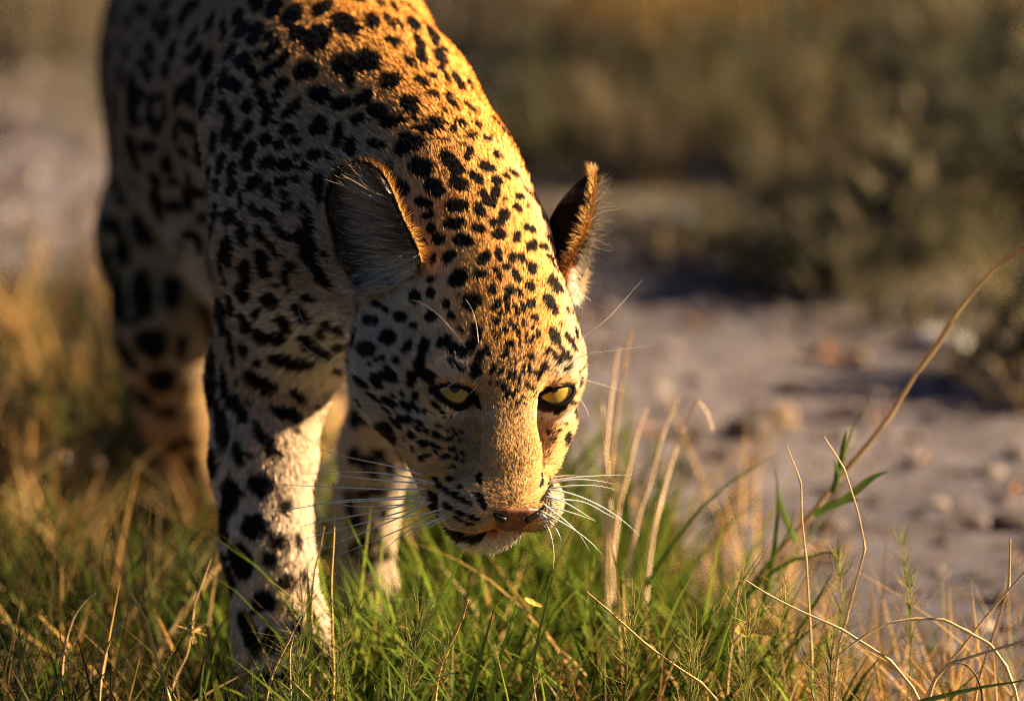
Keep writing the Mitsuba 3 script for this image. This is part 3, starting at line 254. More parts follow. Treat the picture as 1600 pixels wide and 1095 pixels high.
STALKS = [  # kind, colour, width, description, points from tip to root (mm)
    ('seed_stem', 'tan', 4, 'tall tan grass stem leaning right across the gravel, out past the right edge', [(403, 233, 405), (385, 245, 395), (367, 255, 381), (339, 261, 346), (310, 264, 300), (287, 268, 259), (258, 273, 221), (230, 278, 182), (196, 282, 140), (167, 287, 103), (139, 300, -10)]),
    ('grass_shoot', 'green', 3.6, 'long green blade arching up to the right beside the muzzle whiskers', [(206, 275, 231), (181, 280, 214), (157, 284, 196), (129, 284, 164), (104, 283, 125), (91, 286, 99), (72, 296, -10)]),
    ('grass_shoot', 'green', 5.5, 'broad upright green blade left of the tall tan stem', [(198, 245, 234), (202, 247, 198), (199, 248, 158), (193, 250, 123), (184, 262, -10)]),
    ('grass_shoot', 'green', 4.5, 'short green blade leaning on the foot of the tall tan stem', [(215, 237, 200), (206, 240, 168), (193, 246, 147), (180, 250, 123), (157, 268, -10)]),
    ('seed_stem__leaf', 'green', 5.5, 'dark green leaf growing off the tall tan stem to the right', [(285, 213, 230), (271, 215, 224), (258, 216, 213), (246, 218, 204)]),
    ('seed_stem__leaf', 'green', 5, 'stubby green leaf upright at the joint of the tall tan stem', [(242, 216, 239), (245, 218, 226), (241, 220, 212)]),
    ('grass_shoot', 'green', 5, 'green leaf lying flat low behind the kinked stalk', [(256, 219, 164), (237, 222, 164), (218, 225, 160), (196, 225, 148), (134, 239, -10)]),
    ('seed_stem__leaf', 'green', 5, 'x', [(252, 220, 260), (250, 222, 246), (247, 223, 228)]),
    ('seed_stem__leaf', 'green', 5.5, 'x', [(264, 228, 204), (247, 231, 201), (235, 233, 195), (229, 235, 190)]),
    ('seed_stem__leaf', 'green', 5, 'x', [(201, 250, 209), (205, 249, 192), (212, 248, 174), (216, 250, 166)]),
    ('dry_stalk', 'straw', 2.2, 'thin upright straw stalk with a pale knuckle, left of the kinked stalk', [(199, 43, 293), (211, 53, 262), (212, 62, 232), (216, 71, 199), (219, 77, 157), (221, 87, 128), (226, 113, -10)]),
    ('dry_stalk', 'straw', 2.4, 'straw stalk bent like a knee over the gravel', [(226, 45, 299), (242, 52, 273), (253, 58, 238), (259, 65, 209), (252, 72, 179), (246, 79, 151), (241, 87, 128), (231, 114, -10)]),
    ('seed_stem__side_shoot', 'palegreen', 1.8, 'thin pale green side shoot at the top of the tall tan stem', [(272, 208, 295), (262, 217, 274), (256, 227, 258), (251, 235, 235)]),
    ('dry_stalk', 'pink', 3.4, 'leftmost of the blurred pinkish stalks beside the eye', [(68, 384, 257), (70, 379, 238), (72, 374, 214), (75, 366, 180), (77, 357, 141), (81, 354, -10)]),
    ('dry_stalk', 'pink', 3, 'blurred orange stalk second from the face, beside the eye', [(83, 391, 286), (78, 384, 257), (74, 375, 218), (70, 366, 180), (72, 356, 136), (75, 353, -10)]),
    ('dry_stalk', 'tan', 3, 'tallest of the blurred stalks beside the eye', [(93, 374, 304), (87, 373, 275), (82, 370, 240), (77, 366, 200), (75, 362, 160), (71, 366, -10)]),
    ('dry_stalk', 'pink', 3.2, 'pale blurred stalk right of the whiskers, leaning right', [(129, 362, 253), (116, 360, 222), (108, 357, 187), (99, 357, 162), (92, 354, 126), (81, 358, -10)]),
    ('dry_stalk', 'pink', 3.2, 'pale blurred stalk with a drooping hooked tip', [(156, 376, 221), (152, 379, 234), (143, 381, 246), (133, 376, 223), (124, 370, 199), (114, 363, 165), (107, 355, 131), (96, 352, -10)]),
    ('dry_stalk', 'pink', 3, 'short pale blurred stalk between the upright stalks', [(106, 400, 236), (97, 394, 214), (91, 388, 187), (82, 381, 155), (66, 378, -10)]),
    ('dry_stalk', 'tan', 3, 'upright tan stalk nearest the right edge', [(361, 9, 232), (361, 12, 194), (355, 19, 171), (349, 26, 148), (341, 32, 118), (338, 38, 93), (333, 54, -10)]),
    ('dry_stalk', 'straw', 2.6, 'straw stalk slanting down left from the right edge', [(382, -4, 220), (371, 3, 207), (342, 5, 171), (326, 10, 147), (312, 16, 130), (301, 21, 107), (282, 38, -10)]),
    ('dry_stalk', 'straw', 3.2, 'long straw stalk arched like a bridge, low on the right', [(231, -21, 148), (254, -15, 164), (273, -10, 173), (292, -7, 175), (313, -5, 174), (329, -4, 165), (347, -4, 155), (358, -5, 139), (367, -8, 116), (385, -5, -10)]),
    ('dry_stalk', 'straw', 2.6, 'straw stalk fallen slantwise under the arched stalk', [(168, -18, 207), (185, -15, 195), (207, -13, 183), (239, -11, 168), (255, -9, 157), (274, -7, 144), (296, -8, 117), (328, -1, -10)]),
    ('dry_stalk', 'gold', 2.6, 'golden stalk fallen slantwise over the green grass', [(53, -19, 199), (69, -19, 185), (83, -19, 172), (98, -19, 158), (118, -19, 143), (137, -18, 130), (151, -19, 114), (184, -11, -10)]),
    ('dry_stalk', 'tan', 3, 'tan upright stub between the fallen stalks', [(170, 81, 188), (167, 86, 175), (165, 90, 157), (164, 94, 142), (160, 95, 108), (159, 98, 86), (157, 109, -10)]),
    ('dry_stalk', 'straw', 3.6, 'straw stalk lying low along the lower right edge', [(386, -46, 172), (368, -43, 168), (340, -41, 159), (315, -39, 150), (305, -37, 139), (300, -37, 122), (286, -29, -10)]),
    ('dry_stalk', 'gold', 2.8, 'upright golden stalk with a swollen joint beside the forefoot', [(-131, 76, 257), (-130, 74, 234), (-131, 71, 210), (-133, 67, 182), (-132, 64, 156), (-132, 63, 137), (-131, 61, 118), (-132, 58, 92), (-133, 60, -10)]),
    ('dry_stalk', 'tan', 2, 'thin tan shoot left of the golden stalk with the swollen joint', [(-138, 88, 220), (-141, 91, 205), (-145, 94, 187), (-148, 96, 165), (-155, 112, -10)]),
    ('dry_stalk', 'orange', 4, 'short thick orange stub in the grass below the chin', [(-32, -11, 191), (-36, -8, 176), (-41, -5, 163), (-48, -3, 148), (-54, 0, 132), (-57, 1, 108), (-61, 9, -10)]),
    ('dry_stalk', 'palegreen', 1.6, 'thin pale green stem left of the orange stub', [(-54, -10, 197), (-61, -7, 176), (-67, -3, 158), (-75, 0, 139), (-80, 2, 113), (-88, 12, -10)]),
    ('dry_stalk', 'gold', 3, 'golden stalk with dark joints left of the forefoot', [(-281, 2, 203), (-274, 2, 187), (-265, 3, 171), (-260, 2, 149), (-255, 2, 132), (-248, 1, 108), (-234, 6, -10)]),
    ('dry_stalk', 'tan', 2.8, 'tan stalk hooked over at the top, left of the golden jointed stalk', [(-306, 77, 172), (-315, 79, 165), (-323, 81, 153), (-329, 81, 135), (-332, 81, 118), (-333, 79, 91), (-335, 82, -10)]),
    ('dry_stalk', 'tan', 3, 'short tan stalk between the hooked stalk and the golden jointed one', [(-281, 34, 166), (-290, 37, 154), (-297, 38, 139), (-301, 40, 122), (-303, 39, 97), (-305, 45, -10)]),
    ('dry_stalk', 'palegreen', 2, 'pale stalk in the lower left corner', [(-369, -45, 176), (-364, -46, 162), (-357, -47, 148), (-353, -47, 134), (-348, -49, 118), (-334, -44, -10)]),
    ('dry_stalk', 'tan', 2.6, 'tan stalk with a starry seed head left of the forefoot', [(-223, 121, 187), (-229, 119, 171), (-236, 117, 152), (-238, 114, 133), (-241, 112, 116), (-252, 109, 95), (-256, 105, 74), (-262, 106, -10)]),
    ('grass_shoot', 'green', 4.5, 'dark green blade lying across the lower right corner', [(384, -81, 153), (366, -80, 149), (343, -78, 145), (321, -77, 140), (289, -76, 131), (218, -63, -10)]),
    ('dry_stalk', 'brown', 2.2, 'dark curled dead stalk in the lower right corner', [(317, -60, 157), (326, -58, 155), (333, -57, 147), (337, -57, 137), (339, -58, 123), (344, -52, -10)]),
    ('grass_shoot', 'green', 3.5, 'green blade arched flat just below the chin, left of the orange stub', [(-92, 57, 174), (-75, 57, 175), (-56, 56, 171), (-47, 53, 159), (-3, 53, -10)]),
    ('grass_shoot', 'green', 4, 'pale green blade arched at the bottom edge below the chin', [(-28, -53, 142), (-39, -47, 146), (-55, -43, 140), (-69, -40, 132), (-81, -38, 119), (-117, -22, -10)]),
    ('grass_shoot', 'green', 3, 'thin green blade curving up in front of the forefoot, left side', [(-209, 14, 165), (-219, 13, 153), (-225, 12, 134), (-227, 10, 118), (-228, 9, 101), (-231, 13, -10)]),
    ('dry_stalk', 'straw', 1.8, 'thin straw shoot standing straight in front of the forefoot', [(-160, 8, 184), (-157, 10, 164), (-162, 13, 146), (-161, 10, 106), (-161, 15, -10)]),
    ('dry_stalk', 'tan', 2.4, 'tan shoot slanting in front of the forefoot', [(-153, 25, 170), (-163, 23, 150), (-172, 21, 132), (-176, 22, 122), (-181, 19, 98), (-191, 21, -10)]),
]
TUSSOCKS = [  # x, y, height in metres, colour, description
    (-0.076, 3.260, 0.21, 'straw', "straw tussock just right of the leopard's shoulder"),
    (0.079, 3.219, 0.26, 'straw', "tall straw tussock at the top edge above the right ear"),
    (0.167, 2.899, 0.25, 'gold', "golden tussock above and right of the right ear"),
    (0.245, 3.056, 0.29, 'gold', "tallest golden tussock at the top edge"),
    (0.042, 2.532, 0.15, 'olive', "low olive tussock between the nape and the right ear"),
    (0.145, 2.463, 0.16, 'straw', "straw tussock level with the right ear tip"),
    (0.270, 2.497, 0.21, 'olive', "olive tussock in front of the golden ones"),
    (0.342, 3.260, 0.27, 'olive', "olive tussock at the top edge, right of the tallest golden one"),
    (0.368, 2.532, 0.17, 'straw', "thin straw tussock left of the dark shrubs"),
    (0.502, 3.260, 0.27, 'olive', "olive tussock at the top edge over the dark shrubs"),
    (0.563, 2.938, 0.22, 'gold', "golden tussock in the upper right corner"),
    (0.198, 2.133, 0.1, 'olive', "small olive tuft on the edge of the gravel"),
    (-0.554, 3.136, 0.21, 'straw', "straw tussock in the upper left corner"),
    (-0.538, 3.475, 0.21, 'straw', "straw tussock touching the leopard's flank at the top edge"),
    (-0.008, 3.795, 0.26, 'olive', "olive tussock behind the straw ones at the top edge"),
    (0.170, 3.795, 0.29, 'gold', "golden tussock farthest back above the right ear"),
    (0.469, 3.795, 0.29, 'olive', "olive tussock farthest back on the right"),
    (0.425, 1.553, 0.08, 'olive', "low olive tuft at the path's right side, before the pale bluish stone"),
    (0.467, 1.371, 0.08, 'straw', "low dull tuft at the right edge, nearest of all"),
    (0.374, 1.745, 0.08, 'olive', "low olive tuft where the path narrows"),
    (0.508, 1.689, 0.1, 'olive', "olive tuft half outside the right edge"),
    (0.245, 1.979, 0.1, 'olive', "small olive tuft on the gravel, nearest of the tufts beyond the path"),
    (0.326, 2.197, 0.13, 'olive', "low olive tuft before the dark shrubs"),
    (0.377, 1.919, 0.1, 'straw', "low dull tuft at the shrubs' foot"),
    (0.455, 2.040, 0.14, 'olive', "olive tuft at the foot of the right hand shrubs"),
    (0.295, 2.262, 0.14, 'straw', "dull straw tuft left of the dark shrubs"),
    (0.493, 1.831, 0.12, 'olive', "olive tuft at the right edge by the shrubs"),
    (0.169, 2.040, 0.09, 'straw', "dull straw tuft right of the whisker tips"),
    (0.444, 2.294, 0.15, 'straw', "dull straw tuft among the dark shrubs"),
]
SHRUBS = [  # x, y, height, radius, description
    (0.530, 2.262, 0.15, 0.3, 'dark shrub cut by the right edge'),
    (0.320, 1.919, 0.07, 0.14, 'low dark green shrub nearest the gravel'),
    (0.494, 2.657, 0.08, 0.32, 'dark shrub behind the others, upper right'),
    (0.393, 2.748, 0.06, 0.28, 'dark shrub between the olive tussocks'),
    (0.510, 1.473, 0.07, 0.14, 'small dark shrub low at the right edge'),
    (0.093, 2.748, 0.08, 0.2, 'dark green bush low behind the right ear'),
]
STONES = [  # x, y, size, colour, description
    (0.245, 1.333, 0.018, 'buff', 'buff stone on the gravel left of the tall tan stem'),
    (0.217, 1.291, 0.0204, 'dark', 'dark stone just left of the buff one'),
    (0.414, 1.648, 0.024, 'pale', 'pale bluish stone under the tip of the tall tan stem'),
    (0.166, 2.213, 0.0204, 'pale', 'pale stone level with the right ear'),
    (0.446, 2.490, 0.0216, 'pale', 'pale stone among the dark shrubs'),
    (0.206, 2.480, 0.0216, 'pale', 'pale stone in the olive tussocks'),
    (0.263, 1.447, 0.0156, 'dark', 'dark stone farther back than the buff one'),
    (0.434, 0.944, 0.018, 'dark', 'dark stone at the right edge of the gravel'),
    (0.226, 1.994, 0.018, 'buff', 'buff stone on the far edge of the gravel'),
    (0.323, 1.580, 0.0156, 'buff', 'buff stone between the dark shrubs and the tall tan stem'),
]
LEAVES = [  # middle and length in metres, description
    (0.188, 0.109, 0.134, 0.022, 'large yellow dead leaf in the grass below the whiskers on the right'),
    (0.015, 0.056, 0.169, 0.0075, 'small curled yellow leaf in the green grass below the nose'),
]
SPRIGS = [  # top, size in metres, description
    (-0.067, -0.015, 0.175, 0.1, 'feathery green sprig at the bottom edge, left of the orange stub'),
    (-0.118, 0.006, 0.175, 0.09, 'feathery yellow sprig right of the golden stalk with the swollen joint'),
    (-0.152, 0.036, 0.173, 0.09, 'feathery sprig in front of the forefoot'),
    (-0.046, -0.026, 0.169, 0.06, 'tiny feathery sprig beside the pale green blade'),
    (0.088, -0.014, 0.180, 0.07, 'feathery sprig crossed by the golden fallen stalk'),
    (0.172, 0.014, 0.167, 0.1, 'feathery sprig below the large yellow leaf'),
    (0.202, 0.058, 0.180, 0.09, 'feathery green sprig at the foot of the thin straw stalk'),
    (0.241, 0.102, 0.190, 0.06, 'small feathery tuft behind the kinked stalk'),
    (0.291, 0.143, 0.192, 0.05, 'blurred feathery tuft alone on the gravel'),
    (0.293, 0.099, 0.181, 0.04, 'small sprig below the blurred feathery tuft'),
    (0.231, -0.019, 0.157, 0.09, 'feathery sprig low on the right under the fallen stalk'),
    (-0.354, -0.046, 0.172, 0.05, 'feathery sprig in the lower left corner'),
    (0.132, -0.018, 0.159, 0.08, 'feathery sprig at the bottom edge right of the golden fallen stalk'),
]

# ------------------------------------------------------------------ the leopard's shape
def head_w(q):
    """head frame (mm) to world (m)"""
    return HO + np.asarray(q, float) / 1000 @ HM


def head_q(p):
    return (np.asarray(p, float) - HO) @ HM.T * 1000


def head_shapes():
    cones, ells = [], []

    def el(c, r, k):
        ells.append((*c, *r, k))

    def co(a, ra, b, rb, k):
        cones.append((*(head_w(a)), ra / 1000, *(head_w(b)), rb / 1000, k / 1000))

    el((0, 50, -72), (67, 77, 63), 30)
    for s in (-1, 1):
        el((s * 49, 17, -78), (37, 46, 43), 25)
        el((s * 37, 21, -24), (26, 10, 19), 18)
        el((s * 41, -24, -42), (24, 18, 18), 22)
        el((s * 33, -46, -42), (20, 22, 19), 18)
        co((s * 40, -14, -80), 24, (s * 20, -72, -60), 21, 20)
        el((s * 22, -80, -21), (23, 22, 26), 12)
    for s in (-1, 1):
        co((s * 6, 22, -22), 21, (s * 8, -45, -14), 18, 9)
        co((s * 8, -45, -14), 18, (s * 6, -74, -13), 19.5, 11)
    el((0, -82, -11), (19, 10, 14), 12)
    el((0, -95, -50), (24, 18, 26), 12)
    el((0, 55, -22), (45, 44, 18), 30)
    e = np.array(ells, float)
    return np.array(cones), np.column_stack([head_w(e[:, :3]), e[:, 3:] / 1000])


def smin(a, b, k):
    h = np.maximum(k - np.abs(a - b), 0) / k
    return np.minimum(a, b) - h * h * k * 0.25


def smax(a, b, k):
    return -smin(-a, -b, k)


def d_cone(p, c):
    a, ra, ba, rb = c[:3], c[3], c[4:7] - c[:3], c[7]
    t = np.clip((p - a) @ ba / (ba @ ba), 0, 1)
    return np.linalg.norm(p - a - t[..., None] * ba, axis=-1) - (ra + (rb - ra) * t)


def d_ell(p, e):
    q = (p - e[:3]) @ HM.T
    k0, k1 = np.linalg.norm(q / e[3:6], axis=-1), np.linalg.norm(q / e[3:6] ** 2, axis=-1)
    return np.where(k1 > 1e-9, k0 * (k0 - 1) / np.maximum(k1, 1e-9), -e[3:6].min())


HEAD_CONES, HEAD_ELLS = head_shapes()
EYES = [np.array([s * 39.5, 0, -23.5]) for s in (-1, 1)]
MOUTH = np.array([(-50, -68, -58), (-45, -88, -48), (-33, -101, -38), (-16, -105.5, -24), (0, -101, -12), (16, -105.5, -24), (33, -101, -38), (45, -88, -48), (50, -68, -58)], float)


def almond(x, y):
    """the eye opening's signed distance in mm, x towards the nose"""
    t = np.radians(-14)
    u, v = x * np.cos(t) + y * np.sin(t), -x * np.sin(t) + y * np.cos(t)
    return np.maximum(np.hypot(u, v - 8.0) - 17.0, np.hypot(u, v + 38.7) - 40.0)


EARS = {-1: (62.0, (77, 114, -72), 0.0), 1: (64.0, (88, 112, -70), 14.0)}  # turned outward by, centre, lean
EAR_RIM = np.array([(38, -12, 0), (30, 5, 2), (20, 24, 2), (6, 43, -1), (-12, 52, -4), (-31, 49, -4), (-42, 36, -2), (-44, 15, 1), (-36, -5, 3), (-29, -24, 4), (-12, -46, 0), (13, -42, -4), (38, -28, -4)], float)


def ear_frame(side):
    out, cen, lean = EARS[side]
    o, l = np.radians(out), np.radians(lean)
    n, t = np.array([-np.sin(o), 0, np.cos(o)]), np.array([np.cos(o), 0, np.sin(o)])
    if side > 0:
        n, t = n * [-1, 1, 1], t * [-1, 1, 1]
    v = np.array([side * np.sin(l), np.cos(l), 0])
    n = n - v * (n @ v)
    n /= np.linalg.norm(n)
    t = np.cross(n, v) * np.sign(np.cross(n, v) @ t)
    return np.array([side * cen[0], cen[1], cen[2]], float), np.stack([t, v, n])


def ear_cup(rim, rho, depth, grow):
    c = np.array([4.0, -14])
    loc = np.empty((len(rho), len(rim), 3))
    loc[..., :2] = c + (rim[None, :, :2] - c) * (rho * grow)[:, None, None]
    loc[..., 2] = rim[None, :, 2] * rho[:, None] ** 2 + depth * (1 - rho[:, None] ** 2.4)
    return loc


def ear_mesh(side, nt=120, nr=36):
    """a thin cup; world vertices, triangles, distance from the bowl's middle (0 to 1), 1 on the inner skin"""
    Q = np.vstack([EAR_RIM, EAR_RIM[:1]])
    at_ = np.r_[0, np.cumsum(np.linalg.norm(np.diff(Q, axis=0), axis=1))]
    rim = CubicSpline(at_, Q, bc_type="periodic")(np.linspace(0, at_[-1], nt, endpoint=False))
    rim = rim * [0.97, 0.91, 1.0]
    rho = np.linspace(0.02, 1, nr)
    inn, out = ear_cup(rim, rho, -21, 1.0), ear_cup(rim, rho, -29, 1.07)
    inn[-1] += [0, 0, 0.6]
    L = np.concatenate([inn.reshape(-1, 3), out.reshape(-1, 3)])
    i = np.arange(nr * nt).reshape(nr, nt)
    j, N = np.roll(i, -1, 1), nr * nt
    q = np.stack([i[:-1], j[:-1], j[1:], i[1:]], -1).reshape(-1, 4)
    Q = np.vstack([q[:, ::-1], q + N, np.stack([i[-1], i[-1] + N, j[-1] + N, j[-1]], -1)])
    F = np.vstack([Q[:, [0, 1, 2]], Q[:, [0, 2, 3]]])
    cen, M = ear_frame(side)
    if np.linalg.det(M) < 0:
        F = F[:, ::-1]
    F = F[:, ::-1]
    return head_w(cen + L @ M), F, np.tile(np.repeat(rho, nt), 2), np.r_[np.ones(N), np.zeros(N)]


def blend_shapes(p, cones, ells, margin):
    d = np.full(len(p), 1.0)
    c = p.mean(0)
    hd = np.linalg.norm(p - c, axis=1).max()
    if len(cones):
        ba = cones[:, 4:7] - cones[:, :3]
        t = np.clip(((c - cones[:, :3]) * ba).sum(1) / (ba * ba).sum(1), 0, 1)
        dc = np.linalg.norm(c - cones[:, :3] - t[:, None] * ba, axis=1) - (cones[:, 3] + (cones[:, 7] - cones[:, 3]) * t)
        for s in cones[dc - hd < cones[:, 8] + margin]:
            d = smin(d, d_cone(p, s), s[8])
    if len(ells):
        dc = np.linalg.norm(ells[:, :3] - c, axis=1) - ells[:, 3:6].max(1)
        for s in ells[dc - hd < ells[:, 6] + margin]:
            d = smin(d, d_ell(p, s), s[6])
    return d


def leopard_sdf(p, margin=0.012):
    d = blend_shapes(p, BODY, (), margin)
    far = np.linalg.norm(p.mean(0) - HO)
    if far - np.linalg.norm(p - p.mean(0), axis=1).max() > 0.30:
        return d
    h = blend_shapes(p, HEAD_CONES, HEAD_ELLS, margin)
    q = head_q(p)
    for e in EYES:
        r = np.linalg.norm(q - e, axis=1)
        if r.min() < 45:
            h = smin(h, (r - 19.6) / 1000, 0.007)
            al = almond(-np.sign(e[0]) * (q[:, 0] - e[0]), q[:, 1] - e[1]) - 2.5
            h = smax(h, -np.maximum(np.maximum(al, e[2] + 1 - q[:, 2]), r - 34) / 1000, 0.005)
    for s in (-1, 1):
        k = np.linalg.norm((q - [s * 29, -32, -14]) / [9, 24, 11], axis=1)
        h = smax(h, -(k - 1) * 0.009, 0.010)
    m = np.full(len(q), 99.0)
    for a, b in zip(MOUTH, MOUTH[1:]):
        ba = b - a
        t = np.clip((q - a) @ ba / (ba @ ba), 0, 1)
        m = np.minimum(m, np.linalg.norm(q - a - t[:, None] * ba, axis=1) - 3.2)
    h = smax(h, -m / 1000, 0.004)
    for side in (-1, 1):
        cen, M = ear_frame(side)
        k = np.linalg.norm(((q - cen) @ M.T - [1, -2, 4]) / [33, 42, 26], axis=1)
        h = smax(h, -(k - 1) * 0.026, 0.006)
    return smin(d, h, 0.03)


def surface_nets(f, lo, hi, cell, block=14):
    lo = np.asarray(lo, float)
    n = np.ceil((np.asarray(hi) - lo) / cell / block).astype(int) * block
    V = np.full(n + 1, 1.0, np.float32)
    off = np.stack(np.meshgrid(*[np.arange(block + 1)] * 3, indexing="ij"), -1).reshape(-1, 3)
    hd = block * cell * 0.87
    for b in np.ndindex(*(n // block)):
        o = np.array(b) * block
        d = f((lo + (o + block / 2) * cell)[None], 0.2)[0]
        sl = tuple(slice(x, x + block + 1) for x in o)
        if abs(d) > hd * 1.25 + 0.004:
            V[sl] = np.sign(d)
        else:
            V[sl] = f(lo + (off + o) * cell).reshape((block + 1,) * 3)
    ins = V < 0
    n = np.array(V.shape) - 1
    cs = list(np.ndindex(2, 2, 2))
    cnt = np.zeros(n, np.uint8)
    for c in cs:
        cnt += ins[c[0] : c[0] + n[0], c[1] : c[1] + n[1], c[2] : c[2] + n[2]]
    act = np.argwhere((cnt > 0) & (cnt < 8))
    idx = np.full(n, -1, np.int64)
    idx[tuple(act.T)] = np.arange(len(act))
    vals = {c: V[act[:, 0] + c[0], act[:, 1] + c[1], act[:, 2] + c[2]] for c in cs}
    acc, num = np.zeros((len(act), 3)), np.zeros(len(act))
    for c in cs:
        for ax in range(3):
            if c[ax]:
                continue
            e = list(c)
            e[ax] = 1
            a, b = vals[c], vals[tuple(e)]
            cr = (a < 0) != (b < 0)
            p = np.tile(np.array(c, float), (len(act), 1))
            p[:, ax] += np.where(cr, a / np.where(cr, a - b, 1), 0)
            acc += p * cr[:, None]
            num += cr
    P = lo + (act + acc / num[:, None]) * cell
    quads = []
    for ax in range(3):
        u, v = (ax + 1) % 3, (ax + 2) % 3
        s0, s1 = [slice(None)] * 3, [slice(None)] * 3
        s0[ax], s1[ax] = slice(0, -1), slice(1, None)
        A = ins[tuple(s0)]
        e = np.argwhere(A != ins[tuple(s1)])
        e = e[(e[:, u] > 0) & (e[:, v] > 0) & (e[:, u] < V.shape[u] - 1) & (e[:, v] < V.shape[v] - 1)]
        q = []
        for du, dv in ((1, 1), (0, 1), (0, 0), (1, 0)):
            x = e.copy()
            x[:, u] -= du
            x[:, v] -= dv
            q.append(idx[tuple(x.T)])
        q = np.stack(q, 1)
        fl = ~A[tuple(e.T)]
        q[fl] = q[fl][:, ::-1]
        quads.append(q)
    Q = np.vstack(quads)
    return P, np.vstack([Q[:, [0, 1, 2]], Q[:, [0, 2, 3]]])


def split(P, F, mark):
    """conforming midpoint split of every edge whose two ends are marked"""
    E = np.sort(np.vstack([F[:, [0, 1]], F[:, [1, 2]], F[:, [2, 0]]]), 1)
    E, inv = np.unique(E, axis=0, return_inverse=True)
    inv = inv.reshape(3, -1).T
    on = mark[E[:, 0]] & mark[E[:, 1]]
    mid = np.full(len(E), -1)
    mid[on] = len(P) + np.arange(on.sum())
    m = mid[inv]
    n = (m >= 0).sum(1)
    a, b, out = F[n == 3], m[n == 3], [F[n == 0]]
    out += [np.stack(x, 1) for x in ((a[:, 0], b[:, 0], b[:, 2]), (a[:, 1], b[:, 1], b[:, 0]), (a[:, 2], b[:, 2], b[:, 1]), (b[:, 0], b[:, 1], b[:, 2]))]
    a, b = F[n == 1], m[n == 1]
    k, r = (b >= 0).argmax(1), np.arange(len(a))
    v, e = [a[r, (k + j) % 3] for j in range(3)], b[r, k]
    out += [np.stack((v[0], e, v[2]), 1), np.stack((e, v[1], v[2]), 1)]
    return np.vstack([P, P[E[on]].mean(1)]), np.vstack(out)


def batched(f, p, size=0.04):
    _, inv = np.unique(np.floor(p / size).astype(int), axis=0, return_inverse=True)
    o = np.argsort(inv.ravel(), kind="stable")
    out = np.empty(len(p))
    for ix in np.split(o, np.flatnonzero(np.diff(inv.ravel()[o])) + 1):
        out[ix] = f(p[ix])
    return out


def in_head(P):
    q = head_q(P)
    return (np.abs(q[:, 0]) < 115) & (q[:, 2] > -110) & (np.abs(q[:, 1] - 25) < 150)


def leopard_mesh():
    P, F = surface_nets(leopard_sdf, (-0.50, -0.18, -0.04), (0.22, 1.85, 0.70), 0.006)
    for _ in range(2):
        P, F = split(P, F, in_head(P))
    mark, h = in_head(P), 0.0006
    for _ in range(2):
        X = P[mark]
        d = batched(leopard_sdf, X)
        g = np.stack([batched(leopard_sdf, X + e) - d for e in np.eye(3) * h], 1) / h
        P[mark] = X - (np.clip(d, -0.006, 0.006) / np.maximum((g * g).sum(1), 0.2))[:, None] * g
    return P, F

# ------------------------------------------------------------------ helpers
def diffuse(r, g, b):
    return {"type": "twosided", "bsdf": {"type": "diffuse", "reflectance": {"type": "rgb", "value": [r, g, b]}}}


def add(key, V, F, bsdf, smooth=True, color=None, normals=None, uv=None):
    path = meshkit.write_ply((V, F), smooth if normals is None else False, uv, color, normals)
    scene[key] = {"type": "ply", "filename": path, "face_normals": meshkit.WRITTEN[path][2] is None, "bsdf": {"type": "ref", "id": bsdf}}


def label(key, text=None, category=None, group=None, kind=None):
    labels[key] = {k: v for k, v in (("label", text), ("category", category), ("group", group), ("kind", kind)) if v}


def unit(v):
    return v / np.maximum(np.linalg.norm(v, axis=-1, keepdims=True), 1e-12)


def sstep(a, b, x):
    t = np.clip((x - a) / (b - a), 0, 1)
    return t * t * (3 - 2 * t)


def tube(points, radii, sides=6):
    """a tapered tube along the points, closed at both ends"""
    P = np.asarray(points, float)
    r = np.broadcast_to(radii, len(P))
    d = unit(np.gradient(P, axis=0))
    u = np.cross(d, [0.13, 0.31, 0.94])
    u = unit(u)
    v = np.cross(d, u)
    a = np.arange(sides) * 2 * np.pi / sides
    V = (P[:, None] + r[:, None, None] * (np.cos(a)[None, :, None] * u[:, None] + np.sin(a)[None, :, None] * v[:, None])).reshape(-1, 3)
    i = np.arange(len(P) * sides).reshape(len(P), sides)
    j = np.roll(i, -1, 1)
    F = np.vstack([np.stack([i[:-1], j[:-1], j[1:]], -1).reshape(-1, 3), np.stack([i[:-1], j[1:], i[1:]], -1).reshape(-1, 3)])
    caps = [[i[0, 0], i[0, k + 1], i[0, k]] for k in range(1, sides - 1)] + [[i[-1, 0], i[-1, k], i[-1, k + 1]] for k in range(1, sides - 1)]
    return V, np.vstack([F, caps])


def spline(points, n):
    P = np.asarray(points, float)
    t = np.r_[0, np.cumsum(np.linalg.norm(np.diff(P, axis=0), axis=1))]
    return CubicSpline(t, P)(np.linspace(0, t[-1], n)) if len(P) > 2 else P[0] + (P[1] - P[0]) * np.linspace(0, 1, n)[:, None]


def join(parts):
    V, F, at_ = [], [], 0
    for v, f in parts:
        V.append(v)
        F.append(np.asarray(f) + at_)
        at_ += len(v)
    return np.vstack(V), np.vstack(F)


def vertex_normals(V, F):
    n = np.zeros_like(V)
    fn = np.cross(V[F[:, 1]] - V[F[:, 0]], V[F[:, 2]] - V[F[:, 0]])
    for k in range(3):
        np.add.at(n, F[:, k], fn)
    return unit(n)


# ------------------------------------------------------------------ the coat: colours and dark marks, by place on the animal
def marks(text):
    return np.array([[float(x) for x in m.split()] for m in text.replace("\n", "").split(";") if m.strip()]) / 2000


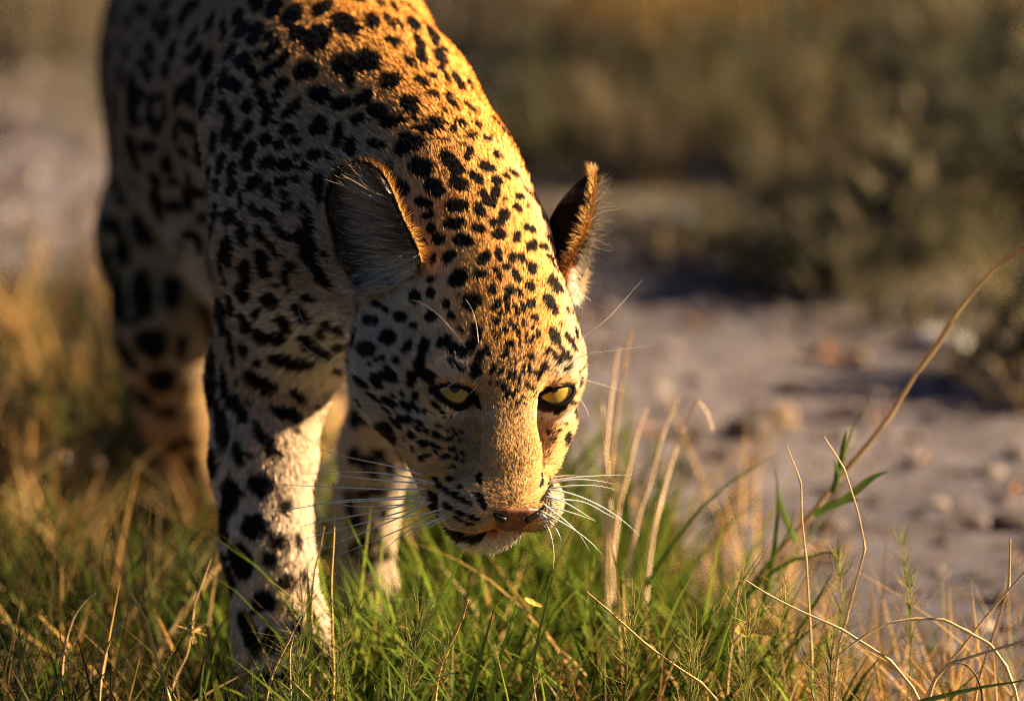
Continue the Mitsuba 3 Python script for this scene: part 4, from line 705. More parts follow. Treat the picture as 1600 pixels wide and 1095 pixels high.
def make_marks(V, N, F):
    """the marks seen in the photograph, and others of their kind on the sides it does not show"""
    M = np.vstack([marks(HEAD_MARKS), marks(BODY_MARKS)])
    c = [m for m in M[:, :3]]
    size = list(np.linalg.norm(M[:, 3:6], axis=1) * 0.5 + np.linalg.norm(M[:, 6:9], axis=1) * 0.5)
    r = np.random.default_rng(3)
    cand = r.permutation(len(V))[:9000]
    extra = []
    head = in_head(V)
    q = head_q(V)
    for i in cand:
        p = V[i]
        small = head[i] and q[i, 2] > -95
        if small and (q[i, 1] < -45 or (abs(q[i, 0]) < 34 and q[i, 1] < 10) or np.abs(q[i, :2] - [39.5, 0]).max() < 24):
            continue
        s = r.uniform(0.004, 0.006) if small else r.uniform(0.009, 0.014)
        d = np.linalg.norm(np.array(c) - p, axis=1)
        if (d < np.array(size) + s * 1.75 + (0.002 if small else 0.006)).any():
            continue
        a = unit(np.cross(N[i], r.normal(size=3)))
        b = np.cross(N[i], a)
        extra.append(np.r_[p, a * s * r.uniform(0.9, 1.35), b * s * r.uniform(0.7, 1.0)])
        c.append(p)
        size.append(s)
    return np.vstack([M] + [np.array(extra)])


def darkness(P, M):
    """how far inside a dark mark each point lies: 1 in the middle, 0 at the rim, below 0 outside"""
    out = np.full(len(P), -1.0)
    w = 0.0011 * np.stack([meshkit.noise(P * 330 + k * 31) - 0.5 for k in range(3)], 1) * 2
    w += 0.0014 * np.stack([meshkit.noise(P * 90 + k * 17) - 0.5 for k in range(3)], 1) * (1 - 0.55 * in_head(P)[:, None])
    X = P + w
    tree = cKDTree(X)
    for m in M:
        c, a, b = m[:3], m[3:6], m[6:9]
        la, lb = np.linalg.norm(a), np.linalg.norm(b)
        n = np.cross(a, b)
        n /= np.linalg.norm(n) + 1e-12
        ix = np.array(tree.query_ball_point(c, max(la, lb) * 1.4 + 0.001), int)
        if not len(ix):
            continue
        d = X[ix] - c
        g = np.linalg.inv(np.array([[a @ a, a @ b], [a @ b, b @ b]]))
        uv = np.stack([d @ a, d @ b], 1) @ g
        k = np.sqrt((np.abs(uv) ** 2.3).sum(1) ** (2 / 2.3) + (d @ n / max(0.012, 0.7 * lb)) ** 2)
        out[ix] = np.maximum(out[ix], 1 - k)
    return out


def coat(P, N):
    """the fur's ground colour"""
    q = head_q(P)
    head = sstep(-150, -85, q[:, 2]) * (np.abs(q[:, 0]) < 130) * (np.abs(q[:, 1] - 25) < 160)
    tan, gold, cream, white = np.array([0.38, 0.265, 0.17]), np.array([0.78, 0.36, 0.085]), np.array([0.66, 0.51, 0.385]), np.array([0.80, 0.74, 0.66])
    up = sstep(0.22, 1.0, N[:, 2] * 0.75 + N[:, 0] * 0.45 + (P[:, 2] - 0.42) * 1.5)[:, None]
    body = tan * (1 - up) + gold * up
    low = sstep(0.34, 0.20, P[:, 2])[:, None]
    hind = sstep(0.7, 0.9, P[:, 1])[:, None]
    body = body * (1 - low) + (cream * (1 - hind) + np.array([0.50, 0.33, 0.17]) * hind) * low
    belly = (sstep(-0.25, -0.8, N[:, 2]) * sstep(0.12, 0.2, P[:, 2]))[:, None]
    body = body * (1 - belly) + white * belly
    # face
    a, v, f = np.abs(q[:, 0]), q[:, 1], q[:, 2]
    face = np.tile([0.60, 0.36, 0.145], (len(P), 1))
    top = (sstep(10, 45, v) * sstep(75, 40, a))[:, None]
    face = face * (1 - top) + np.array([0.82, 0.41, 0.12]) * top
    edge = (sstep(26, 52, a) * sstep(0, 20, v))[:, None] * (0.55 + 0 * a[:, None])
    face = face * (1 - edge) + np.array([0.72, 0.52, 0.34]) * edge
    side = sstep(45, 80, a)[:, None] * sstep(90, 40, v)[:, None]
    face = face * (1 - side) + np.array([0.48, 0.375, 0.26]) * side
    groove_shade = np.exp(-(((a - 30) / 8) ** 2 + ((v + 32) / 24) ** 2))[:, None]  # shade beside the nose bridge, painted into the fur colour
    face = face * (1 - groove_shade) + np.array([0.36, 0.25, 0.145]) * groove_shade
    pad = (sstep(-62, -80, v) * sstep(16, 28, a))[:, None]
    face = face * (1 - pad) + np.array([0.47, 0.365, 0.235]) * pad
    pale = np.exp(-(((a - 42) / 13) ** 2 + ((v - 18) / 7) ** 2)) + np.exp(-(((a - 38) / 20) ** 2 + ((v + 17) / 5) ** 2)) 
    pale = np.clip(pale, 0, 1)[:, None]
    face = face * (1 - pale) + np.array([0.72, 0.62, 0.50]) * pale
    chin = (sstep(-84, -96, v) * sstep(-22, -34, f))[:, None]
    face = face * (1 - chin) + np.array([0.78, 0.72, 0.66]) * chin
    throat = (sstep(-70, -110, f) * sstep(20, -40, v))[:, None]
    face = face * (1 - throat) + white * throat
    return body * (1 - head[:, None]) + face * head[:, None]


DARK = np.array([0.009, 0.0075, 0.007])


def painted(P, N, M):
    d = darkness(P, M)
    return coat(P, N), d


def fur_flow(P, N, q, head):
    z = P[:, 2]
    leg = sstep(0.36, 0.24, z)
    back = np.array([-0.22, 0.95, 0.0])
    fb = back * (1 - 0.75 * leg[:, None]) + np.array([0, 0, -1.0]) * (0.35 + 0.8 * leg)[:, None]
    neck = sstep(0.42, 0.12, np.linalg.norm(P - (HO + np.array([-0.1, 0.18, 0.1])), axis=1)) * (1 - leg)
    fb = fb * (1 - neck[:, None]) + np.array([-0.45, 0.75, 0.25]) * neck[:, None]
    fh = (q - [0, -82, 8]) @ HM
    fl = fb * (1 - head[:, None]) + unit(fh) * head[:, None]
    fl = fl - N * (fl * N).sum(1, keepdims=True)
    return unit(fl)


def hair_mesh(P, N, D, L, W, C, lift, sag=0.12, jitter=0.16, roll=0.9, r=None, dark_root=0.85):
    """ribbons of three triangles: root, middle and tip"""
    n = len(P)
    D = unit(D + r.normal(size=(n, 3)) * jitter)
    D = unit(D - N * (D * N).sum(1, keepdims=True))
    d = unit(D * np.cos(lift)[:, None] + N * np.sin(lift)[:, None])
    S = unit(np.cross(d, N))
    a = r.normal(size=n) * roll
    S = unit(S * np.cos(a)[:, None] + np.cross(d, S) * np.sin(a)[:, None])
    mid = P + d * (L * 0.5)[:, None]
    tip = P + d * L[:, None] - N * (L * sag)[:, None]
    V = np.stack([P - S * W[:, None] / 2, P + S * W[:, None] / 2, mid - S * W[:, None] * 0.4, mid + S * W[:, None] * 0.4, tip], 1).reshape(-1, 3)
    b = np.arange(n)[:, None] * 5
    F = np.concatenate([b + [0, 1, 3], b + [0, 3, 2], b + [2, 3, 4]], 1).reshape(-1, 3)
    NN = unit(N + r.normal(size=(n, 3)) * 0.22 + d * 0.15)
    C5 = np.stack([C * dark_root, C * dark_root, C, C, C * 1.1], 1).reshape(-1, 3)
    return V, F, np.repeat(NN, 5, 0), np.clip(C5, 0, 0.95)


def sample(V, F, N, weight, count, r):
    """count random points on the triangles, by area times weight"""
    X = V[F]
    area = np.linalg.norm(np.cross(X[:, 1] - X[:, 0], X[:, 2] - X[:, 0]), axis=1) / 2 * weight
    c = np.cumsum(area)
    i = np.searchsorted(c, r.uniform(0, c[-1], count))
    i = np.clip(i, 0, len(F) - 1)
    u, v = r.uniform(size=count), r.uniform(size=count)
    s = u + v > 1
    u[s], v[s] = 1 - u[s], 1 - v[s]
    w = np.stack([1 - u - v, u, v], 1)
    return (X[i] * w[:, :, None]).sum(1), unit((N[F[i]] * w[:, :, None]).sum(1)), area.sum()


def nose_leather():
    """the bare nose: a rounded wedge with two nostrils, in the head frame (mm)"""
    pts = [(s * x, v, f, r) for s in (-1, 1) for x, v, f, r in ((15.5, -86, 3.5, 3), (12, -91, 0.8, 4), (5, -97, -3.5, 4), (8, -86, 6.0, 3), (14, -88, -8, 5))]
    balls = [m3.Manifold.sphere(r, 16).translate((x, v, f)) for x, v, f, r in pts]
    m = m3.Manifold.batch_hull(balls)
    for s in (-1, 1):
        hole = m3.Manifold.batch_hull([m3.Manifold.sphere(3.0, 12).translate((s * 9.5, -92, 4.5)), m3.Manifold.sphere(2.4, 12).translate((s * 15, -88.5, 5.5)), m3.Manifold.sphere(1.2, 12).translate((s * 19.5, -86, 1.0))])
        m = m - hole
    m = m - m3.Manifold.batch_hull([m3.Manifold.sphere(0.7, 8).translate((0, -89, 8)), m3.Manifold.sphere(0.9, 8).translate((0, -101, 0.5))])
    m = m.refine_to_length(1.2)
    k = m.to_mesh()
    t = trimesh.Trimesh(k.vert_properties[:, :3], k.tri_verts)
    trimesh.smoothing.filter_taubin(t, iterations=8)
    V = np.array(t.vertices)
    V += 0.25 * (meshkit.noise(V * 1.1)[:, None] - 0.5) * vertex_normals(V, np.array(t.faces))
    return V, np.array(t.faces)


def eyelid(side, nt=72):
    """the bare dark rim round one eye, in the head frame (mm)"""
    e = EYES[0] if side < 0 else EYES[1]
    th = np.arange(nt) * 2 * np.pi / nt
    lo, hi = np.zeros(nt), np.full(nt, 26.0)
    c = np.array([0.0, -1.5])
    for _ in range(40):
        m = (lo + hi) / 2
        ins = almond(c[0] + m * np.cos(th), c[1] + m * np.sin(th)) < 0
        lo, hi = np.where(ins, m, lo), np.where(ins, hi, m)
    C = c + lo[:, None] * np.stack([np.cos(th), np.sin(th)], 1)
    for _ in range(2):
        C = (np.roll(C, 1, 0) + C * 2 + np.roll(C, -1, 0)) / 4
    t = np.roll(C, -1, 0) - np.roll(C, 1, 0)
    nrm = unit(np.stack([t[:, 1], -t[:, 0]], 1))
    rings = []
    for off, rad in ((0.4, 16.6), (0.0, 17.6), (0.5, 18.2), (1.1, 18.6), (2.0, 18.9), (3.4, 19.0), (5.5, 18.2), (5, 16.5)):
        X = C + nrm * off
        z = np.sqrt(np.maximum(rad**2 - (X**2).sum(1), 20.0))
        rings.append(np.stack([-np.sign(e[0]) * X[:, 0] + e[0], X[:, 1] + e[1], z + e[2]], 1))
    V = np.vstack(rings)
    k = len(rings)
    i = np.arange(k * nt).reshape(k, nt)
    j = np.roll(i, -1, 1)
    i2, j2 = np.roll(i, -1, 0), np.roll(j, -1, 0)
    F = np.vstack([np.stack([i, j, j2], -1).reshape(-1, 3), np.stack([i, j2, i2], -1).reshape(-1, 3)])
    return V, F if side > 0 else F[:, ::-1]


def cap(center, look, radius, half, rings=14, nt=48, inner=0.0):
    """the part of a sphere within an angle of the direction look (head frame)"""
    look = unit(np.array(look, float))
    u = unit(np.cross(look, [0, 1, 0.1]))
    v = np.cross(look, u)
    a = np.linspace(inner, half, rings)
    t = np.arange(nt) * 2 * np.pi / nt
    V = center + radius * (np.cos(a)[:, None, None] * look + np.sin(a)[:, None, None] * (np.cos(t)[None, :, None] * u + np.sin(t)[None, :, None] * v))
    i = np.arange(rings * nt).reshape(rings, nt)
    j = np.roll(i, -1, 1)
    F = np.vstack([np.stack([i[:-1], i[1:], j[1:]], -1).reshape(-1, 3), np.stack([i[:-1], j[1:], j[:-1]], -1).reshape(-1, 3)])
    uv = np.stack([np.repeat((a - inner) / (half - inner), nt), np.tile(t / (2 * np.pi), rings)], 1)
    return V.reshape(-1, 3), F, uv


# ------------------------------------------------------------------ the leopard
def build_leopard():
    r = np.random.default_rng(11)
    V, F = leopard_mesh()
    N = vertex_normals(V, F)
    M = make_marks(V, N, F)
    base, d = painted(V, N, M)
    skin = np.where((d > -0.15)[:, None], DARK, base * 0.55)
    q = head_q(V)
    mouth = (np.min([np.linalg.norm(q - m, axis=1) for m in spline(MOUTH, 60)], axis=0) < 4.5)
    skin[mouth] = [0.012, 0.009, 0.009]
    # ears join the body's mesh
    ears = [ear_mesh(s) for s in (-1, 1)]
    parts, cols = [(V, F)], [skin]
    for v, f, rho, inn in ears:
        parts.append((v, f))
        cols.append(np.where(inn[:, None] > 0, np.array([0.035, 0.025, 0.016]), np.array([0.006, 0.0055, 0.005])) * np.ones((len(v), 3)))
    BV, BF = join(parts)
    add("leopard__body", BV, BF, "skin", True, np.vstack(cols))

    # ---- short fur
    hairs = []
    head = sstep(-160, -80, head_q(V[F].mean(1))[:, 2]) * in_head(V[F].mean(1))
    cen = V[F].mean(1)
    cq = head_q(cen)
    fn = unit(np.cross(V[F[:, 1]] - V[F[:, 0]], V[F[:, 2]] - V[F[:, 0]]))
    toward = (fn * unit(CAMERA - cen)).sum(1)
    for where in ("head", "body"):
        hm = in_head(cen) & (cq[:, 2] > -105)
        w = hm.astype(float) if where == "head" else (~hm).astype(float)
        if where == "head":
            w = w * np.where(toward > -0.35, 1, 0.25)
            n = 190_000
        else:
            w = w * np.where(toward > -0.3, 1, 0.3) * np.where(cen[:, 1] > 0.75, 0.5, 1) * np.where((cen[:, 1] < 0.35) & (cen[:, 2] > 0.25), 1.7, 1)
            n = 190_000
        P, Nn, area = sample(V, F, N, w, n, r)
        q = head_q(P)
        a, v, f = np.abs(q[:, 0]), q[:, 1], q[:, 2]
        keep = np.ones(n, bool)
        if where == "head":
            for e in EYES:
                x, y = -np.sign(e[0]) * (q[:, 0] - e[0]), q[:, 1] - e[1]
                keep &= ~((almond(x, y) < 0.7) & (np.linalg.norm(q - e, axis=1) < 30))
            keep &= ~((a < 19 - np.clip(-86 - v, 0, 20) * 0.75) & (v < -84.5) & (v > -103) & (f > -14))
            keep &= np.min([np.linalg.norm(q - m, axis=1) for m in spline(MOUTH, 60)], axis=0) > 3.0
            for s in (-1, 1):
                c, Me = ear_frame(s)
                l = (q - c) @ Me.T
                keep &= ~((np.linalg.norm((l - [1, -2, 4]) / [31, 40, 24], axis=1) < 1.0))
        P, Nn, q = P[keep], Nn[keep], q[keep]
        a, v, f = np.abs(q[:, 0]), q[:, 1], q[:, 2]
        n = len(P)
        hd = sstep(-150, -90, f) * in_head(P)
        D = fur_flow(P, Nn, q, hd)
        if where == "head":
            L = np.full(n, 6.2)
            br = sstep(34, 22, a) * sstep(6, -12, v) * sstep(-30, -18, f)
            L = L * (1 - br) + 2.9 * br
            L += 6 * sstep(55, 85, a) * sstep(-60, -90, f)
            L += 8 * sstep(-88, -98, v) * sstep(-20, -36, f)
            L += 4 * sstep(-75, -105, f)
            brow = np.exp(-(((a - 41) / 14) ** 2 + ((v - 13) / 5) ** 2))
            L += 6 * brow
            W = 0.42 + 0.018 * L
            lift = np.full(n, 0.32) + 0.25 * brow - 0.1 * br
            lift += 0.15 * sstep(60, 85, a)
        else:
            near = sstep(0.34, 0.10, np.linalg.norm(P - HO, axis=1))
            L = 6.0 + 2.0 * near - 0.8 * sstep(0.36, 0.26, P[:, 2]) + 6 * sstep(-0.4, -0.9, Nn[:, 2]) * (P[:, 2] > 0.2)
            W = np.where((P[:, 1] < 0.40), 0.95, 1.5)
            W = np.where((Nn * unit(CAMERA - P)).sum(1) < -0.3, W * 1.7, W)
            lift = np.full(n, 0.30)
            rear = sstep(0.22, 0.38, P[:, 1])
            L, W, lift = L * (1 - 0.5 * rear), W * (1 - 0.25 * rear), lift * (1 - 0.5 * rear)
        L = L / 1000 * r.uniform(0.7, 1.25, n)
        W = W / 1000 * r.uniform(0.7, 1.2, n)
        lift = np.clip(lift + r.normal(size=n) * 0.12, 0.1, 1.2)
        show = P + D * (L * 0.55 * np.cos(lift))[:, None] * 0.8
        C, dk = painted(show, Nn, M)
        dk += r.normal(size=n) * 0.05
        C = C * (1 + 0.16 * r.normal(size=(n, 1))) * (0.80 + 0.4 * meshkit.noise(P * 160)[:, None])
        k = sstep(-0.07, 0.0, dk + np.where(in_head(P), 0.06, 0.08 + 0.12 * sstep(0.3, 0.6, P[:, 1])))[:, None]
        C = C * (1 - k) + DARK * r.uniform(0.6, 1.7, (n, 1)) * k
        hairs.append(hair_mesh(P, Nn, D, L, W, np.clip(C, 0.004, 0.9), lift, r=r))

    # ---- ears: fuzz on both skins, long pale hair inside
    long_parts, long_cols, long_nrm = [], [], []
    for s, (ev, ef, rho, inn) in zip((-1, 1), ears):
        en = vertex_normals(ev, ef)
        n = 26_000
        P, Nn, _ = sample(ev, ef, en, np.ones(len(ef)), n, r)
        c, Me = ear_frame(s)
        l = (head_q(P) - c) @ Me.T
        d2 = l[:, :2] - [4, -14]
        D = unit(d2[:, :1] * (Me[0] @ HM) + d2[:, 1:2] * (Me[1] @ HM))
        D = unit(D - Nn * (D * Nn).sum(1, keepdims=True))
        inner = (Nn @ (Me[2] @ HM)) > 0
        # nearest rho
        _, ix = cKDTree(ev).query(P)
        ro, inn_ = rho[ix], inn[ix] > 0.5
        C = np.where(inn_[:, None], np.array([0.028, 0.020, 0.014]) + np.array([0.12, 0.08, 0.045]) * sstep(0.6, 0.95, ro)[:, None], np.array([0.006, 0.0055, 0.0055]))
        backrim = (sstep(-8, -24, l[:, 0]) * sstep(0.5, 0.8, ro))[:, None] * inn_[:, None]
        C = C * (1 - backrim) + np.array([0.24, 0.17, 0.095]) * backrim
        cream = ((sstep(-6, 16, l[:, 0] + 0.25 * l[:, 1]) if s < 0 else 1) * sstep(0.35, 0.7, ro))[:, None] * inn_[:, None]
        C = C * (1 - cream) + (np.array([0.22, 0.135, 0.06]) if s < 0 else np.array([0.62, 0.47, 0.31])) * cream  # sunlit right ear painted paler, shaded left ear darker
        base_c = sstep(-6, -24, l[:, 1])[:, None] * ~inn_[:, None]
        C = C * (1 - base_c) + np.array([0.035, 0.026, 0.019]) * base_c
        low = sstep(-20, -32, l[:, 1])[:, None]
        C = C * (1 - low) + np.array([0.46, 0.32, 0.19]) * low
        patch = (np.exp(-(((l[:, 0] - 2) / 24) ** 2 + ((l[:, 1] - 27) / 9) ** 2)) > 0.5)[:, None] & ~inn_[:, None]
        C = np.where(patch, np.array([0.42, 0.40, 0.40]), C)
        rim = sstep(0.80, 0.95, ro)[:, None] * (inn_ | (ro > 0.985))[:, None] * (0.25 + 0.75 * sstep(-14, 8, l[:, 0]))[:, None]
        C = C * (1 - rim) + np.array([0.52, 0.31, 0.10]) * rim
        C = C * r.uniform(0.7, 1.3, (n, 1))
        L = r.uniform(0.7, 1.25, n) * (np.where(inn_, 5.0, 6.0) + 4.5 * sstep(0.85, 0.97, ro)) / 1000
        hairs.append(hair_mesh(P, Nn, D, L, r.uniform(0.35, 0.55, n) / 1000, C, np.full(n, 0.4), r=r))
        # long hair from the front rim and the lower edge, fanning back over the opening
        n = 5200
        P, Nn, _ = sample(ev, ef, en, np.ones(len(ef)), n * 12, r)
        l = (head_q(P) - c) @ Me.T
        _, ix = cKDTree(ev).query(P)
        ro, inn_ = rho[ix], inn[ix] > 0.5
        ok = inn_ & (((l[:, 0] > 2 - 0.2 * l[:, 1]) & (ro > 0.35)) | ((l[:, 1] < -13) & (ro > 0.35)) | ((ro > 0.15) & (ro < 0.97) & (r.uniform(size=len(P)) < 0.55)))
        edge = np.flatnonzero((l[:, 1] < -14) & (ro > 0.72) & (l[:, 0] > -20))[:1500]
        pick = np.r_[np.flatnonzero(ok)[:n], edge]
        is_edge = np.r_[np.zeros(min(n, ok.sum()), bool), np.ones(len(edge), bool)]
        P, Nn, l, ro = P[pick], Nn[pick], l[pick], ro[pick]
        n = len(P)
        bottom = sstep(-10, -28, l[:, 1])
        up = 0.18 + 0.012 * (l[:, 1] + 5) + r.normal(size=n) * 0.22
        dl = np.stack([-np.ones(n), up * (1 - bottom) - 0.35 * bottom, (0.62 if s < 0 else 0.7) + 0.22 * r.normal(size=n)], 1)
        dl[is_edge] = np.array([-0.75, -0.35, 0.55]) + r.normal(size=(is_edge.sum(), 3)) * 0.22
        d = unit(unit(dl) @ Me @ HM)
        L = r.uniform(0.016, 0.050, n) * (1 - 0.3 * bottom) * sstep(1.06, 0.8, ro) * (np.clip((l[:, 0] + 48) / 55, 0.1, 1) if s < 0 else np.clip((l[:, 0] + 70) / 80, 0.4, 1))
        L = np.where(is_edge, r.uniform(0.010, 0.022, n), L)
        w = r.uniform(0.00025, 0.00058, n)
        S = unit(np.cross(d, unit(CAMERA - P) + r.normal(size=(n, 3)) * 0.4))
        curl = unit(r.normal(size=(n, 3)) - (Me[2] @ HM) * 0.9)
        # the hairs gather into tufts
        tt = np.linspace(0, 1, 5)
        nc = 420
        own = P + d * L[:, None]
        _, tuft = cKDTree(P[:nc]).query(P + r.normal(size=P.shape) * 0.0012)
        end = own * 0.62 + own[tuft] * 0.38 + r.normal(size=P.shape) * 0.0015
        d = end - P
        bow = (unit(r.normal(size=(nc, 3)))[tuft] + 0.5 * (Me[2] @ HM)) * (L * 0.16)[:, None]
        pts = P[:, None] + d[:, None] * tt[:, None] + bow[:, None] * (4 * tt * (1 - tt))[:, None] * 0.6
        ww = (w[:, None] * (1 - tt * 0.85))[..., None]
        VV = np.stack([pts - S[:, None] * ww / 2, pts + S[:, None] * ww / 2], 2).reshape(-1, 3)
        b = np.arange(n)[:, None, None] * 10 + np.arange(4)[None, :, None] * 2
        FF = np.concatenate([b + [0, 1, 3], b + [0, 3, 2]], 2).reshape(-1, 3)
        tone = np.where(r.uniform(size=(n, 1)) < 0.45, r.uniform(0.12, 0.4, (n, 1)), r.uniform(0.6, 1.2, (n, 1))) * r.uniform(0.6, 1.1, (nc, 1))[tuft] * (1 + 0.5 * bottom[:, None]) * np.where(is_edge, 1.25, 1)[:, None]
        warm = sstep(0.75, 1.0, ro)[:, None] * 0.6 * (~is_edge)[:, None]
        CC = np.repeat(np.clip(((np.array([0.80, 0.66, 0.50]) if s < 0 else np.array([0.88, 0.78, 0.66])) * (1 - warm) + np.array([0.45, 0.30, 0.15]) * warm) * tone, 0, 0.9), 10, 0)
        long_parts.append((VV, FF))
        long_cols.append(CC)
        long_nrm.append(np.repeat(unit(Nn + 0.5 * (Me[2] @ HM)), 10, 0))
    HV, HF = join([(h[0], h[1]) for h in hairs])
    add("leopard__fur", HV, HF, "fur", color=np.vstack([h[3] for h in hairs]), normals=np.vstack([h[2] for h in hairs]))
    label("leopard__fur", kind="stuff")
    LV, LF = join(long_parts)
    add("leopard__ear_hair", LV, LF, "long_hair", color=np.vstack(long_cols), normals=np.vstack(long_nrm))
    label("leopard__ear_hair", kind="stuff")

    # ---- eyes
    for k, (s, e) in enumerate(zip((-1, 1), EYES)):
        key = "leopard__eye" + ("" if k == 0 else "_001")
        ico = trimesh.creation.icosphere(4, 17.0)
        add(key, head_w(np.array(ico.vertices) + e), np.array(ico.faces), "eye_white", True)
        look = np.array([-0.22 - 0.04 * s, 0.10, 0.96])
        v, f, uv = cap(e, look, 17.15, 0.80)
        add(key + "__iris", head_w(v), f, "iris", True, uv=uv)
        v, f, uv = cap(e, look, 17.25, 0.21, 6, 32)
        add(key + "__pupil", head_w(v), f, "pupil", True)
        v, f = eyelid(s)
        add("leopard__eyelid" + ("" if k == 0 else "_001"), head_w(v), f, "lid", True)
    v, f = nose_leather()
    add("leopard__nose", head_w(v), f, "nose", True)
    for k, s in enumerate((-1, 1)):  # black plugs standing in for the shade inside the nose holes
        hole = m3.Manifold.batch_hull([m3.Manifold.sphere(2.9, 16).translate((s * 9.5, -92.4, 3.4)), m3.Manifold.sphere(2.2, 16).translate((s * 15.5, -88.9, 4.2)), m3.Manifold.sphere(1.2, 12).translate((s * 19.5, -86.3, 0.6))]).to_mesh()
        add("leopard__nose__nostril_shade" + ("" if k == 0 else "_001"), head_w(hole.vert_properties[:, :3]), hole.tri_verts, "pupil", True)
    ton = trimesh.creation.icosphere(3, 1.0)
    tv = np.array(ton.vertices) * [4.2, 3.4, 6.0] + [-9.5, -103.5, -14.0]
    add("leopard__tongue", head_w(tv), np.array(ton.faces), "tongue", True)
    for k, w in enumerate(WHISKERS):
        p = spline(np.array(w) / 1000, 14)
        rad = 0.00066 * (1 - np.linspace(0, 1, 14)) ** 0.8 + 0.00006
        add("leopard__whisker" + ("" if k == 0 else "_%03d" % k), *tube(p, rad, 5), "whisker")
    for k, w in enumerate(BROW_WHISKERS):
        p = spline(np.array(w) / 1000, 10)
        add("leopard__brow_whisker" + ("" if k == 0 else "_%03d" % k), *tube(p, 0.00030 * (1 - np.linspace(0, 1, 10)) ** 0.8 + 0.00005, 5), "whisker")
    label("leopard", "spotted leopard walking through grass with its head held low and ears turned out", "leopard")


VC = {"type": "mesh_attribute", "name": "vertex_color"}
scene["skin"] = {"type": "twosided", "bsdf": {"type": "diffuse", "reflectance": VC}}
scene["fur"] = {"type": "twosided", "bsdf": {"type": "principled", "base_color": VC, "roughness": 0.6, "specular": 0.06}}
scene["long_hair"] = {"type": "principledthin", "base_color": VC, "roughness": 0.5, "diff_trans": 0.8, "spec_trans": 0.0}
scene["eye_white"] = {"type": "principled", "base_color": {"type": "rgb", "value": [0.02, 0.013, 0.009]}, "roughness": 0.3, "specular": 0.2}


def iris_color(p, n, uv):
    streak = mikit.fbm(uv.y * 60, uv.x * 3, 0, 3)
    ring = mikit.smoothstep(0.80, 0.97, uv.x)
    c = mikit.mix([0.24, 0.165, 0.022], [0.42, 0.30, 0.055], streak)
    c = mikit.mix(c, [0.35, 0.22, 0.04], mikit.smoothstep(0.5, 0.25, uv.x) * 0.5)
    return mikit.mix(c, [0.015, 0.01, 0.008], ring)


scene["iris"] = {"type": "principled", "base_color": mikit.proc(iris_color), "roughness": 0.35, "specular": 0.15, "clearcoat": 0.25, "clearcoat_gloss": 0.97}
scene["pupil"] = {"type": "principled", "base_color": {"type": "rgb", "value": [0.008, 0.008, 0.008]}, "roughness": 0.3, "specular": 0.2, "clearcoat": 0.25, "clearcoat_gloss": 0.97}
scene["lid"] = {"type": "twosided", "bsdf": {"type": "principled", "base_color": {"type": "rgb", "value": [0.005, 0.004, 0.004]}, "roughness": 0.7, "specular": 0.06}}


def nose_color(p, n, uv):
    t = mikit.fbm(p.x * 300, p.y * 300, p.z * 300, 3)
    return mikit.mix([0.13, 0.045, 0.02], [0.21, 0.078, 0.035], t)


scene["nose"] = {"type": "twosided", "bsdf": {"type": "principled", "base_color": mikit.proc(nose_color), "roughness": 0.42, "specular": 0.4}}
scene["tongue"] = {"type": "principled", "base_color": {"type": "rgb", "value": [0.50, 0.12, 0.09]}, "roughness": 0.3}
scene["whisker"] = {"type": "principled", "base_color": {"type": "rgb", "value": [0.80, 0.78, 0.76]}, "roughness": 0.35}
build_leopard()

# ------------------------------------------------------------------ the ground
def ground_height(x, y):
    p = np.stack([x, y, np.zeros_like(x)], -1)
    fade = 1 / (1 + (np.hypot(x, y - 1.5) / 6) ** 2)
    return fade * (0.020 * (meshkit.fbm(p * 3.1, 4, 5) - 0.5) + 0.006 * (meshkit.noise(p * 28, 9) - 0.5)) - 0.004


def soil_color(p, n, uv):
    big = mikit.fbm(p.x * 2.3, p.y * 2.3, 3.0, 4)
    fine = mikit.fbm(p.x * 60, p.y * 60, 1.0, 3)
    grit = mikit.noise(p.x * 420, p.y * 420, 7.0)
    c = mikit.mix([0.10, 0.102, 0.14], [0.178, 0.166, 0.20], mikit.smoothstep(0.3, 0.7, big))
    c = mikit.mix(c, [0.085, 0.07, 0.07], mikit.smoothstep(0.48, 0.68, fine) * 0.75)
    c = mikit.mix(c, [0.30, 0.26, 0.255], mikit.smoothstep(0.72, 0.9, grit) * 0.5)
    wob = 0.25 * (mikit.fbm(p.x * 5, p.y * 5, 4, 3) - 0.5)
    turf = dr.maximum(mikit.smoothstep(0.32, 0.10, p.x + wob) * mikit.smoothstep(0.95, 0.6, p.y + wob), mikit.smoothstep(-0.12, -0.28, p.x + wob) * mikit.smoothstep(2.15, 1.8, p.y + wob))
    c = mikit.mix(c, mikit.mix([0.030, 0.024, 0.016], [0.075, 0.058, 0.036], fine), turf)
    litter = mikit.smoothstep(1.75, 2.45, p.y + 1.3 * p.x + 1.2 * (mikit.fbm(p.x * 1.3 + 5, p.y * 1.3, 0, 3) - 0.5))
    straw = mikit.mix([0.055, 0.053, 0.042], [0.14, 0.118, 0.088], mikit.fbm(p.x * 9, p.y * 9, 2, 4))
    return mikit.mix(c, straw, litter * 0.85)


